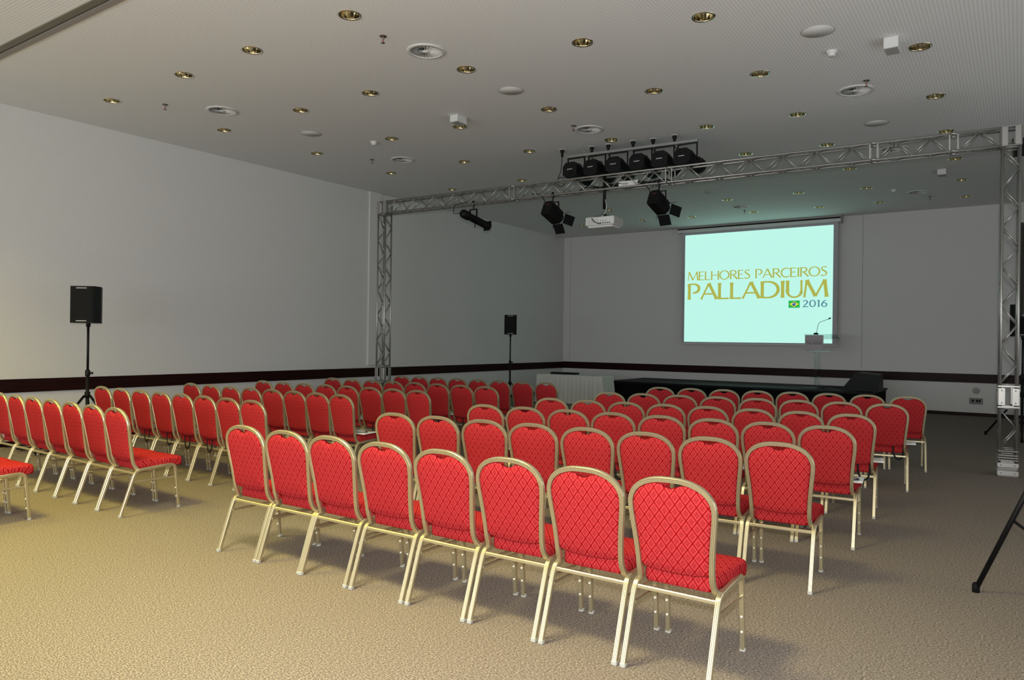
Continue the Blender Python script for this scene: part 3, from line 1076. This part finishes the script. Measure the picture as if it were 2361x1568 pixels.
# profile spotlight at left
t = bt_of_x(-7.86)
px, py, pz = on_beam(t)
r = empty('profile_spotlight', (px, py - hw, pz))
b = MB()
b.tube(catmull([(0, -0.03, 0.02), (0, -0.02, 0.045), (0, 0.01, 0.045), (0, 0.028, 0.02), (0, 0.01, -0.03), (0, 0, -0.09)]), 0.011)
b.build('clamp', m_black, r)
b = MB()
b.box(-0.075, 0.075, -0.014, 0.014, -0.10, -0.085)
b.box(-0.080, -0.066, -0.014, 0.014, -0.24, -0.085)
b.box(0.066, 0.080, -0.014, 0.014, -0.24, -0.085)
b.build('yoke', m_black, r)
mt = Matrix.Translation((0.0, 0.10, -0.27)) @ Matrix.Rotation(math.radians(-8), 4, 'Z') @ Matrix.Rotation(math.radians(-13), 4, 'X') @ Matrix.Rotation(-PI / 2, 4, 'X')
body = MB().lathe([(0.0, -0.38), (0.06, -0.37), (0.075, -0.34), (0.078, -0.22), (0.062, -0.18), (0.066, -0.05), (0.066, 0.22), (0.078, 0.24), (0.078, 0.30), (0.07, 0.31), (0.0, 0.29)], 20, mt).build('lamp_body', m_black, r)
MB().box(-0.075, 0.075, -0.085, 0.085, 0.27, 0.285, mt).build('gel_frame', m_black, r)
MB().cyl(mt @ Vector((0.0, 0.066, -0.02)), mt @ Vector((0.0, 0.14, -0.02)), 0.008, 8).build('focus_knob', m_black, r)
MB().tube(catmull([mt @ Vector((0, 0, -0.37)), Vector((-0.14, -0.36, -0.20)), Vector((-0.16, -0.30, -0.05)), Vector((-0.06, -0.10, 0.03))]), 0.006).build('power_cord', m_cable, r)
tag(r, 'slender black profile spotlight hanging alone under the truss', 'stage light')

# projector on its pole
t = bt_of_x(-5.46)
px, py, pz = on_beam(t)
r = empty('projector', (px, py, pz - 0.115))
MB().cyl((0, 0, -0.17), (0, 0, 0.42), 0.025, 12).build('pole', m_black, r)
b = MB()
b.bbox(-0.10, 0.12, -0.08, 0.08, -0.305, -0.285, 0.003).box(-0.02, 0.02, -0.05, 0.05, -0.29, -0.25)
b.build('mount_plate', m_black, r)
b = MB()
b.bbox(-0.25, 0.25, -0.17, 0.17, -0.445, -0.31, 0.014)
body = b.build('housing', m_white, r)
b = MB()
b.bbox(-0.22, 0.22, -0.14, 0.14, -0.475, -0.445, 0.012)
b.build('foot_tray', m_disc, r)
b = MB()
for k in range(12):
    b.box(0.2505, 0.252, -0.14 + k * 0.024, -0.128 + k * 0.024, -0.43, -0.325)
for k in range(9):
    for q in range(7):
        b.box(-0.215 + k * 0.016, -0.207 + k * 0.016, -0.172, -0.1705, -0.425 + q * 0.013, -0.418 + q * 0.013)
b.build('vents', m_ring, body)
b = MB()
for k in range(6):
    b.box(-0.02 + k * 0.038, 0.0 + k * 0.038, -0.173, -0.1705, -0.425, -0.407)
for k in range(4):
    b.box(0.02 + k * 0.03, 0.032 + k * 0.03, -0.173, -0.1705, -0.385, -0.375)
b.build('ports', m_lam, body)
MB().lathe([(0.0, 0.0), (0.045, 0.0), (0.05, -0.02), (0.04, -0.04)], 20, Matrix.Translation((0.12, 0.19, -0.38)) @ Matrix.Rotation(PI / 2, 4, 'X')).build('lens', m_blk2, r)
MB().tube(catmull([(-0.02, 0.0, -0.28), (-0.12, -0.06, -0.29), (-0.13, -0.17, -0.33), (-0.06, -0.20, -0.40), (0.03, -0.18, -0.43)]), 0.006).build('cable', m_cable, r)
MB().tube(catmull([(0.02, -0.01, -0.02), (0.06, -0.05, -0.12), (0.05, -0.05, -0.22), (0.02, -0.12, -0.30), (-0.04, -0.19, -0.36), (0.02, -0.19, -0.42)]), 0.005).build('cable', m_white, r)
tag(r, 'white projector hanging on a black pole beneath the truss beam', 'projector')

# cable clutter and a white power box lying inside the beam
t = bt_of_x(-5.05)
px, py, pz = on_beam(t)
r = empty('power_box', (px, py, pz + 0.0265), ang)
MB().bbox(-0.16, 0.16, -0.05, 0.05, 0.0, 0.09, 0.006).build('housing', m_white, r)
MB().box(-0.10, 0.0, -0.0515, -0.05, 0.03, 0.06).build('label', m_label, r)
tag(r, 'white power box lying inside the truss beam above the projector', 'power box')
c_ = MB()
for k in range(5):
    x0 = -5.9 + k * 0.12
    pts = []
    for q in range(6):
        tt = bt_of_x(x0 + q * 0.22)
        p = on_beam(tt)
        pts.append((p[0], p[1] - 0.05 + 0.03 * random.random() + 0.02 * k, p[2] + 0.035 + 0.06 * abs(math.sin(q * 1.7 + k))))
    c_.tube(catmull(pts), 0.008)
tag(c_.build('cable_bundle', m_cable), 'tangle of black cables running inside the truss above the projector', 'cable')

# ------------------------------------------------------------------ lamp bar under the ceiling
BZ = 4.64
BA, BB = Vector((-6.23, 10.61)), Vector((-4.03, 10.75))
r = empty('lamp_bar', ((BA.x + BB.x) / 2, (BA.y + BB.y) / 2, BZ))
ba = math.atan2(BB.y - BA.y, BB.x - BA.x)
r.rotation_euler = (0, 0, ba)
Lh = (BB - BA).length / 2
MB().bbox(-Lh, Lh, -0.028, 0.028, -0.02, 0.025, 0.004).build('rail', m_alu, r)
for k in (-0.8, 0.8):
    MB().cyl((k, 0.0, 0.02), (k, 0.0, CZ - BZ), 0.003, 6).build('hanger_wire', m_alu, r)
tag(r, 'aluminium bar under the ceiling that carries six black lamps', 'lamp bar')


def make_ceil_lamp():
    r = empty('theatre_lamp')
    b = MB()
    b.box(-0.15, 0.15, -0.012, 0.012, -0.035, -0.022)
    b.box(-0.15, -0.138, -0.012, 0.012, -0.265, -0.03)
    b.box(0.138, 0.15, -0.012, 0.012, -0.265, -0.03)
    b.build('yoke', m_black, r)
    b = MB()
    b.cyl((0.14, 0, -0.25), (0.185, 0, -0.25), 0.02, 10)
    b.cyl((-0.14, 0, -0.25), (-0.165, 0, -0.25), 0.014, 10)
    b.build('tilt_knob', m_black, r)
    mt = Matrix.Translation((0, 0, -0.25)) @ Matrix.Rotation(math.radians(-2), 4, 'X')
    b = MB()
    b.prism([(-0.12, -0.07), (-0.08, -0.11), (0.08, -0.11), (0.12, -0.07), (0.12, 0.05), (0.075, 0.11), (-0.075, 0.11), (-0.12, 0.05)], -0.20, 0.02, mt)
    b.lathe([(0.11, 0.0), (0.105, 0.20), (0.12, 0.34), (0.12, 0.40)], 18, mt @ Matrix.Rotation(-PI / 2, 4, 'X'), cap1=True)
    for k in range(3):
        b.box(-0.06, 0.06, -0.17 + k * 0.06, -0.14 + k * 0.06, 0.11, 0.125, mt)
    b.build('lamp_body', m_black, r)
    b = MB()
    b.sweep([(0.004, -0.004), (0.004, 0.004), (-0.004, 0.004), (-0.004, -0.004)],
            [mt @ Vector((0.03 * math.cos(a * PI / 6), 0.10, 0.13 + 0.03 * math.sin(a * PI / 6))) for a in range(12)], (0, 1, 0), closed=True)
    b.build('safety_eye', m_black, r)
    MB().box(-0.045, 0.045, -0.2035, -0.20, 0.0, 0.014, mt).build('label', m_label, r)
    return r


cl = make_ceil_lamp()
places = ['at the end towards the loudspeaker wall', 'second from the loudspeaker wall end', 'third from the loudspeaker wall end, with hoop', 'fourth from the loudspeaker wall end', 'second from the screen side end', 'at the screen side end']
for i, f in enumerate((0.075, 0.245, 0.415, 0.60, 0.76, 0.925)):
    o = cl if i == 0 else copy_tree(cl)
    p = BA.lerp(BB, f)
    o.location = (p.x, p.y, BZ)
    o.scale = (1.08, 1.08, 1.08)
    o.rotation_euler = (0, 0, (0.0, -0.04, 0.05, -0.02, 0.03, -0.05)[i])
    tag(o, 'black theatre lamp on the ceiling bar, ' + places[i], 'stage light', 'lamps on the ceiling bar')

# power drops from the ceiling
FL = [(-6.33, 10.61), (-5.82, 10.70), (-5.53, 10.72), (-5.10, 10.74), (-4.78, 10.79), (-4.42, 10.78)]
for i, (x, y) in enumerate(FL):
    r = empty('ceiling_socket', (x, y, CZ))
    MB().lathe([(0.001, -0.008), (0.05, -0.008), (0.055, 0.0)], 20).build('flange', m_white, r)
    MB().lathe([(0.035, -0.008), (0.032, -0.05), (0.022, -0.06), (0.020, -0.12), (0.006, -0.13)], 14).build('plug', m_black, r)
    if i == 0:
        pts = [(0, 0, -0.12), (-0.01, -0.02, -0.35), (-0.05, -0.05, -0.50)]
        for k in range(14):
            a = PI * 0.8 + k * 2 * PI / 12
            pts.append((0.02 + 0.075 * math.cos(a), -0.05 - 0.002 * k, -0.555 + 0.075 * math.sin(a)))
        pts += [(0.12, -0.08, -0.57), (0.22, -0.14, -0.52), (0.30, -0.25, -0.44)]
    else:
        f = (0.075, 0.245, 0.415, 0.60, 0.76, 0.925)[i]
        p = BA.lerp(BB, f)
        dx, dy = p.x - x, p.y - y
        pts = [(0, 0, -0.12), (0.005, -0.005, -0.17), (dx * 0.3, dy * 0.5 + 0.03, -0.24), (dx * 0.8, dy * 0.95, -0.30)]
    MB().tube(catmull(pts, 4), 0.006).build('cord', m_cable, r)
    tag(r, 'black plug hanging from a white ceiling flange, %s of six from the loudspeaker wall' % ORD[i], 'ceiling socket', 'ceiling power drops')

# ------------------------------------------------------------------ loudspeakers on tripods


def make_stand(x, y, h, rz, label, fold=0.62, hub=0.72):
    r = empty('speaker_stand', (x, y, 0), rz)
    MB().cyl((0, 0, 0.12), (0, 0, h * 0.62), 0.022, 14).build('lower_tube', m_black, r)
    MB().cyl((0, 0, h * 0.60), (0, 0, h), 0.016, 14).build('upper_tube', m_blk2, r)
    MB().lathe([(0.03, 0.0), (0.032, 0.01), (0.032, 0.07), (0.024, 0.085)], 14, Matrix.Translation((0, 0, h * 0.60)), cap0=True, cap1=True).build('collar', m_black, r)
    MB().cyl((0.03, 0, h * 0.60 + 0.04), (0.075, 0, h * 0.60 + 0.04), 0.014, 10).build('knob', m_black, r)
    MB().lathe([(0.036, 0.0), (0.036, 0.08)], 14, Matrix.Translation((0, 0, hub)), cap0=True, cap1=True).build('hub', m_black, r)
    for k in range(3):
        a = k * 2 * PI / 3
        c, s_ = math.cos(a), math.sin(a)
        lg = MB()
        lg.cyl((0.04 * c, 0.04 * s_, hub + 0.03), (fold * c, fold * s_, 0.02), 0.0155, 12)
        lg = lg.build('leg', m_black, r)
        MB().lathe([(0.0, 0.0), (0.022, 0.0), (0.022, 0.045), (0.016, 0.06)], 12, Matrix.Translation((fold * c, fold * s_, 0.0))).build('rubber_foot', m_blackm, lg)
        MB().cyl((0.03 * c, 0.03 * s_, 0.28 * hub / 0.72), (fold * 0.52 * c, fold * 0.52 * s_, (hub + 0.03) * 0.5), 0.009, 10).build('brace', m_blk2, r)
    MB().lathe([(0.03, 0.0), (0.03, 0.05)], 14, Matrix.Translation((0, 0, 0.28 * hub / 0.72 - 0.03)), cap0=True, cap1=True).build('lower_hub', m_black, r)
    tag(r, label, 'speaker stand', 'tripod speaker stands')
    return r


def make_speaker(x, y, z, rz, label, w_=0.36, d_=0.34, h_=0.50):
    r = empty('loudspeaker', (x, y, z), rz)
    a, c = w_ / 2, w_ / 2 * 0.62
    ch = 0.012
    b = MB()
    poly = [(-a + ch, -d_ / 2), (a - ch, -d_ / 2), (a, -d_ / 2 + ch), (a, 0.02), (c, d_ / 2), (-c, d_ / 2), (-a, 0.02), (-a, -d_ / 2 + ch)]
    n = len(poly)
    vs = [(px_, py_, 0) for px_, py_ in poly] + [(px_, py_, h_) for px_, py_ in poly]
    b.add(vs, [tuple(range(n))[::-1], tuple(range(n, 2 * n))] + [(k, (k + 1) % n, (k + 1) % n + n, k + n) for k in range(n)])
    b.build('cabinet', m_blk2, r)
    MB().bbox(-a + 0.012, a - 0.012, -d_ / 2 - 0.008, -d_ / 2, 0.012, h_ - 0.012, 0.004).build('grille', m_grille, r)
    for zz in (0.028, h_ - 0.028):
        MB().bbox(-0.07, 0.07, -d_ / 2 - 0.011, -d_ / 2 - 0.007, zz - 0.007, zz + 0.007, 0.0015).build('badge_strip', m_label, r)
    MB().lathe([(0.028, -0.05), (0.028, 0.0)], 12, cap0=True).build('pole_socket', m_black, r)
    tag(r, label, 'loudspeaker', 'loudspeakers on stands')
    return r


S1 = (-10.55, 5.05)
make_stand(S1[0], S1[1], 1.70, 0.5, 'black tripod stand by the pale wall, behind the wall-side chairs')
make_speaker(S1[0], S1[1], 1.745, math.radians(36), 'larger black loudspeaker on a tripod by the pale long wall', 0.32)
S2 = (-10.30, 14.9)
make_stand(S2[0], S2[1], 1.68, 0.2, 'black tripod stand beside the white-clothed corner table', 0.5, 0.5)
make_speaker(S2[0], S2[1], 1.725, math.radians(34), 'small black loudspeaker on a tripod beside the corner table', 0.30, 0.30, 0.48)
S3 = (0.05, 15.5)
make_stand(S3[0], S3[1], 1.72, math.radians(150), 'black tripod stand far back, behind the tall truss post')
make_speaker(S3[0], S3[1], 1.765, math.radians(0), 'black loudspeaker far back, seen through the tall truss post', 0.38, 0.34, 0.55)
S4 = (0.20, 5.42)
make_stand(S4[0], S4[1], 1.72, math.radians(153.4), 'black tripod stand with one leg on the open carpet before the post', 0.464, 0.98)
make_speaker(S4[0], S4[1], 1.765, math.radians(0), 'black loudspeaker cut off by the photo edge beside the tall post', 0.40, 0.34, 0.55)

# cable ramp on the floor by the left wall
o = MB()
o.prism([(-0.12, 0.0), (0.12, 0.0), (0.06, 0.04), (-0.06, 0.04)], -0.9, 0.9, Matrix.Rotation(PI / 2, 4, 'Z'))
o = o.build('cable_ramp', m_blackm)
o.location = (-11.25, 4.6, 0)
tag(o, 'black cable ramp on the carpet along the loudspeaker wall', 'cable ramp')

# ------------------------------------------------------------------ chairs


def chair_parts(root):
    # flat oval tube with grooves on its outer face
    W2, D2 = 0.0132, 0.0125
    prof = [(-W2, -D2 * 0.6), (-W2 * 0.8, -D2), (W2 * 0.8, -D2), (W2, -D2 * 0.6), (W2, D2 * 0.6), (W2 * 0.8, D2),
            (W2 * 0.42, D2), (W2 * 0.34, D2 * 0.72), (W2 * 0.26, D2), (-W2 * 0.26, D2), (-W2 * 0.34, D2 * 0.72), (-W2 * 0.42, D2), (-W2 * 0.8, D2), (-W2, D2 * 0.6)]
    prof_in = prof
    # ---- back frame
    half = [(0.0, 0.930), (0.060, 0.9275), (0.112, 0.916), (0.158, 0.894), (0.192, 0.860), (0.2095, 0.815), (0.210, 0.765), (0.203, 0.70),
            (0.194, 0.62), (0.1875, 0.54), (0.185, 0.47), (0.1875, 0.425), (0.194, 0.398), (0.200, 0.388)]

    def yb(z):
        y = 0.012 + (0.93 - z) * 0.165
        if z < 0.47:
            y += ((0.47 - z) / 0.082) ** 2 * 0.035
        return y
    hp = catmull([(x, yb(z), z) for x, z in half], 3)
    path = [Vector((-p.x, p.y, p.z)) for p in hp[::-1]] + hp[1:]
    MB().sweep(prof, path, (0, -1, -0.16), smooth=False).build('back_frame', m_gold, root)
    # ---- upholstered back panel with hand-hold notch
    outline = []
    inner = [(p.x - 0.0125, p.z) for p in hp if p.z > 0.50]
    # top edge of the panel, dipping at the centre into the hand hold
    right = []
    for p in hp:
        if p.z < 0.505:
            continue
        # inward offset
        i = hp.index(p)
        t = (hp[min(i + 1, len(hp) - 1)] - hp[max(i - 1, 0)]).normalized()
        nx, nz = t.z, -t.x
        q = (p.x + nx * 0.014, p.z + nz * 0.014)
        right.append([q[0], q[1]])
    top = []
    for q in right:
        x, z = q
        if x < 0.052:
            k = max(0.0, 1 - (x / 0.052) ** 2)
            z -= 0.008 + 0.019 * k
        elif x < 0.075:
            z -= 0.008 * (1 - (x - 0.052) / 0.023)
        top.append((max(x, 0.0), z))
    pts = [(0.0, 0.930 - 0.014 - 0.027), (0.018, 0.930 - 0.014 - 0.024), (0.036, 0.930 - 0.015 - 0.016), (0.047, 0.930 - 0.0165 - 0.008)] + [q for q in top if q[0] > 0.055]
    pts += [(0.1725, 0.492), (0.160, 0.480), (0.10, 0.470), (0.0, 0.466)]
    poly = pts + [(-x, z) for x, z in pts[-2:0:-1]]
    cx_, cz_ = 0.0, 0.70
    n = len(poly)
    rings = [(1.0, 0.0), (0.985, 0.010), (0.95, 0.016), (0.80, 0.021), (0.5, 0.025), (0.2, 0.026)]
    b = MB()
    vs, fs = [], []
    allr = [(s_, -t_) for s_, t_ in rings[::-1]] + [(s_, t_ * 1.3) for s_, t_ in rings[1:]]
    for s_, t_ in allr:
        for x, z in poly:
            X_, Z_ = cx_ + (x - cx_) * s_, cz_ + (z - cz_) * s_
            vs.append((X_, yb(Z_ if Z_ > 0.47 else 0.47) + t_, Z_))
    for i in range(len(allr) - 1):
        for k in range(n):
            k2 = (k + 1) % n
            fs.append((i * n + k, (i + 1) * n + k, (i + 1) * n + k2, i * n + k2))
    fs.append(tuple(range(n)))
    fs.append(tuple((len(allr) - 1) * n + k for k in range(n))[::-1])
    b.add(vs, fs, True)
    b.build('backrest', m_fab, root, uvf=lambda c: (c.x, c.z))
    # ---- seat cushion
    b = MB()
    seat = []
    SYR, SYF = 0.118, 0.545

    def seat_out(k):
        # rounded trapezoid outline, rear 0.35 wide, front 0.43 wide
        y0, y1, w0, w1, rr = SYR, SYF, 0.183, 0.218, 0.045
        P = []
        for (cx, cy, a0) in ((w1 - rr, y1 - rr, 0), (-(w1 - rr), y1 - rr, 90), (-(w0 - rr), y0 + rr, 180), (w0 - rr, y0 + rr, 270)):
            for q in range(6):
                a = math.radians(a0 + 90 * q / 5)
                P.append((cx + rr * math.cos(a), cy + rr * math.sin(a)))
        return P
    O = seat_out(0)
    n = len(O)
    lv = [(0.93, 0.398), (0.985, 0.402), (1.0, 0.42), (1.0, 0.448), (0.985, 0.466), (0.94, 0.476), (0.75, 0.486), (0.4, 0.490), (0.1, 0.491)]
    vs, fs = [], []
    cyc = (SYR + SYF) / 2
    for s_, z in lv:
        for x, y in O:
            vs.append((x * s_, cyc + (y - cyc) * s_, z - 0.006 + (0.012 if z > 0.46 and y > 0.4 else 0.0) * 0.0))
    for i in range(len(lv) - 1):
        for k in range(n):
            k2 = (k + 1) % n
            fs.append((i * n + k, i * n + k2, (i + 1) * n + k2, (i + 1) * n + k))
    fs.append(tuple(range(n))[::-1])
    fs.append(tuple((len(lv) - 1) * n + k for k in range(n)))
    b.add(vs, fs, True)

    def suv(c):
        return (c.x, c.y + min(0.0, c.z - 0.458) * (1 if c.y < 0.33 else -1))
    b.build('seat', m_fab, root, uvf=suv)
    # ---- legs and side rails: one bent tube per side, cut at the bends
    for sx in (-1, 1):
        xr, xm, xf = 0.2125 * sx, 0.2105 * sx, 0.203 * sx
        rear = catmull([(xr, -0.028, 0.012), (xr, 0.036, 0.20), (xr, 0.083, 0.335), (xm, 0.105, 0.374), (xm, 0.138, 0.392)], 4)
        rail = catmull([(xm, 0.138, 0.392), (xm, 0.22, 0.398), (xm, 0.34, 0.405), (xf, 0.425, 0.407)], 3)
        frnt = catmull([(xf, 0.425, 0.407), (xf, 0.452, 0.396), (xf, 0.470, 0.370), (xf, 0.484, 0.25), (xf, 0.505, 0.012)], 4)
        def nr(path):
            out = []
            for i in range(len(path)):
                t = (path[min(i + 1, len(path) - 1)] - path[max(i - 1, 0)]).normalized()
                out.append(Vector((0, -t.z, t.y)))
            return out
        rl = MB().sweep(prof, rear, nr(rear)).build('leg', m_gold, root)
        MB().bbox(xr - 0.0145, xr + 0.0145, -0.043, -0.019, 0.0, 0.022, 0.003).build('foot_cap', m_cap, rl)
        MB().sweep(prof, rail, nr(rail)).build('side_rail', m_gold, root)
        fl_ = MB().sweep(prof, frnt, nr(frnt)).build('leg', m_gold, root)
        MB().bbox(xf - 0.0145, xf + 0.0145, 0.493, 0.518, 0.0, 0.022, 0.003).build('foot_cap', m_cap, fl_)
        for zz in (0.105, 0.185):
            yy = 0.505 - (zz - 0.012) * 0.088 - 0.0125
            MB().lathe([(0.006, 0.0), (0.006, 0.004), (0.003, 0.007), (0.0, 0.007)], 10, Matrix.Translation((xf, yy, zz)) @ Matrix.Rotation(PI / 2, 4, 'X')).build('bumper', m_glide, fl_)
        MB().bbox(xf - 0.006, xf + 0.006, 0.070, 0.482, 0.283, 0.299, 0.003).build('side_stretcher', m_gold, root)
    # ---- rear cross bar and seat support
    MB().bbox(-0.2125, 0.2125, 0.092, 0.112, 0.352, 0.374, 0.004).build('cross_bar', m_gold, root)
    MB().bbox(-0.200, 0.200, 0.42, 0.438, 0.380, 0.398, 0.004).build('cross_bar', m_gold, root)


chair0 = empty('banquet_chair')
chair_parts(chair0)

ROWS = {
    'r1': ([-4.629, -4.168, -3.721, -3.245, -2.772, -2.302, -1.832, -1.362], [3.306, 3.309, 3.311, 3.313, 3.315, 3.317, 3.319, 3.321], 0.004),
    'r2': ([-4.467, -4.013, -3.555, -3.110, -2.653, -2.197, -1.739, -1.287], [4.701, 4.737, 4.774, 4.81, 4.846, 4.883, 4.919, 4.956], 0.08),
    'r3': ([-4.388, -3.940, -3.485, -3.040, -2.588, -2.138, -1.694, -1.250], [5.913, 5.957, 6.001, 6.045, 6.089, 6.132, 6.176, 6.219], 0.097),
    'r4': ([-4.342, -3.901, -3.466, -3.033, -2.598, -2.155, -1.718, -1.281], [7.102, 7.15, 7.198, 7.246, 7.294, 7.342, 7.39, 7.438], 0.11),
    'r5': ([-4.312, -3.875, -3.427, -2.983, -2.530, -2.085, -1.640, -1.191], [8.475, 8.553, 8.631, 8.709, 8.787, 8.866, 8.944, 9.022], 0.175),
    'r6': ([-4.243, -3.807, -3.371, -2.937, -2.501, -2.057, -1.611, -1.156], [9.933, 10.021, 10.109, 10.199, 10.288, 10.379, 10.47, 10.561], 0.204),
    'A': ([-9.207, -8.773, -8.34, -7.907, -7.473, -7.04, -6.607], [3.476, 3.463, 3.451, 3.438, 3.425, 3.412, 3.399], -0.03),
    'B': ([-9.482, -9.025, -8.578, -8.137, -7.699, -7.268, -6.843, -6.424], [4.711, 4.707, 4.702, 4.698, 4.693, 4.689, 4.685, 4.68], -0.01),
    'C': ([-9.357, -8.905, -8.465, -8.032, -7.605, -7.188, -6.780, -6.375], [5.841, 5.838, 5.835, 5.833, 5.831, 5.828, 5.826, 5.824], -0.006),
    'D': ([-9.219, -8.773, -8.333, -7.899, -7.472, -7.05, -6.635, -6.227], [6.912, 6.92, 6.928, 6.936, 6.943, 6.951, 6.958, 6.965], 0.018),
    'E': ([-9.145, -8.705, -8.266, -7.829, -7.393, -6.957, -6.523, -6.091], [8.184, 8.19, 8.195, 8.2, 8.206, 8.211, 8.216, 8.222], 0.012),
    'F': ([-8.921, -8.52, -8.114, -7.703, -7.286, -6.864, -6.437, -6.004], [9.559, 9.572, 9.586, 9.6, 9.615, 9.629, 9.644, 9.658], 0.034),
    'Z': ([-7.56, -7.12], [2.359, 2.359], 0.0),
}
BL = {'left': 'wall-side', 'right': 'stage-side'}
ORDR = {'r1': ('right', 0), 'r2': ('right', 1), 'r3': ('right', 2), 'r4': ('right', 3), 'r5': ('right', 4), 'r6': ('right', 5),
        'Z': ('left', 0), 'A': ('left', 1), 'B': ('left', 2), 'C': ('left', 3), 'D': ('left', 4), 'E': ('left', 5), 'F': ('left', 6)}


# ---- conference papers with a black lanyard
def make_folder():
    r = empty('conference_folder')
    nx, ny = 8, 6
    vs, fs = [], []
    for zz in (0.0, 0.010):
        for j in range(ny + 1):
            for i in range(nx + 1):
                x = -0.175 + 0.35 * i / nx
                y = -0.125 + 0.25 * j / ny
                vs.append((x, y, zz + 0.008 * (abs(x) / 0.175) ** 3 * (1 if zz else 0.6) + 0.002 * math.sin(i * 1.3 + j)))
    m_ = (nx + 1) * (ny + 1)
    for j in range(ny):
        for i in range(nx):
            a = j * (nx + 1) + i
            fs.append((a, a + nx + 1, a + nx + 2, a + 1))
            fs.append((a + m_, a + 1 + m_, a + nx + 2 + m_, a + nx + 1 + m_))
    edge = [i for i in range(nx + 1)] + [j * (nx + 1) + nx for j in range(1, ny + 1)] + [ny * (nx + 1) + i for i in range(nx - 1, -1, -1)] + [j * (nx + 1) for j in range(ny - 1, 0, -1)]
    for k in range(len(edge)):
        a, c = edge[k], edge[(k + 1) % len(edge)]
        fs.append((a, c, c + m_, a + m_))
    MB().add(vs, fs, True).build('paper', m_paper, r)
    return r


def strap(kind):
    pr = [(-0.009, -0.0012), (0.009, -0.0012), (0.009, 0.0012), (-0.009, 0.0012)]
    b = MB()
    if kind == 0:      # loop hanging behind the seat
        pts = catmull([(-0.06, -0.03, 0.020), (-0.065, -0.10, 0.020), (-0.065, -0.158, 0.012), (-0.062, -0.172, -0.03), (-0.05, -0.178, -0.11),
                       (-0.02, -0.180, -0.155), (0.02, -0.180, -0.150), (0.042, -0.178, -0.10), (0.046, -0.172, -0.03), (0.045, -0.158, 0.012), (0.03, -0.06, 0.020)], 4)
        ups = []
        for p in pts:
            ups.append(Vector((0, 0, 1)) if p.y > -0.12 else Vector((0, -1, 0.05)))
    else:              # lying on the papers
        pts = catmull([(-0.13, -0.11, 0.024), (-0.05, -0.118, 0.022), (0.03, -0.10, 0.022), (0.10, -0.112, 0.024), (0.14, -0.05, 0.024), (0.06, 0.02, 0.022)], 4)
        ups = (0, 0, 1)
    b.sweep(pr, pts, ups, smooth=True)
    return b


fold0 = make_folder()
st0 = strap(0).build('strap', m_cable, fold0)
fold1 = make_folder()
st1 = strap(1).build('strap', m_cable, fold1)
st0['label'] = 'black strap hanging behind the seat'
fold_used = [False, False]
LIFT = 0.487
rnd = random.Random(11)
used = False
FOLD = {'B': (2, 3, 4, 5, 6), 'C': range(8), 'D': range(8), 'E': range(8), 'F': range(8), 'r3': range(8), 'r4': range(8), 'r5': range(8), 'r6': range(7)}
for key in ('Z', 'A', 'B', 'C', 'D', 'E', 'F', 'r1', 'r2', 'r3', 'r4', 'r5', 'r6'):
    xs, ys, sl_ = ROWS[key]
    side, ri = ORDR[key]
    n = len(xs)
    pitch = (xs[-1] - xs[0]) / (n - 1)
    sc_ = min(1.0, pitch / 0.461)
    for i in range(n):
        o = chair0 if not used else copy_tree(chair0)
        used = True
        rz = math.atan(sl_) * 0.8 + rnd.uniform(-0.012, 0.012)
        o.location = (xs[i], ys[i] - 0.012, 0)
        o.rotation_euler = (0, 0, rz)
        o.scale = (sc_, 1, 1)
        if side == 'left':
            pos = '%s seat from the aisle' % ORD[n - 1 - i]
        else:
            pos = '%s seat from the aisle' % ORD[i]
        tag(o, 'red gold-framed banquet chair, %s block, %s row from camera, %s' % (BL[side], ORD[ri], pos),
            'chair', 'banquet chairs in the %s block' % BL[side])
        if key in FOLD and i in FOLD[key]:
            kind = 0 if (key == 'B' or rnd.random() < 0.4) else 1
            if key in ('r4', 'r5') and i == 7:
                kind = 0
            src = (fold0, fold1)[kind]
            f = copy_tree(src) if fold_used[kind] else src
            fold_used[kind] = True
            R_ = Matrix.Rotation(rz, 3, 'Z')
            off = R_ @ Vector((rnd.uniform(-0.01, 0.045) * sc_ + (0.085 if i == n - 1 else 0.02), 0.262 + rnd.uniform(-0.004, 0.012), 0))
            f.location = (xs[i] + off.x, ys[i] - 0.012 + off.y, LIFT)
            f.rotation_euler = (0, 0, rz + rnd.uniform(-0.05, 0.10))
            f.scale = (sc_, 1, 1)
            tag(f, 'white papers with black strap, %s block, %s row from camera, %s' % (BL[side], ORD[ri], pos),
                'papers', 'conference papers on the %s seats' % BL[side])
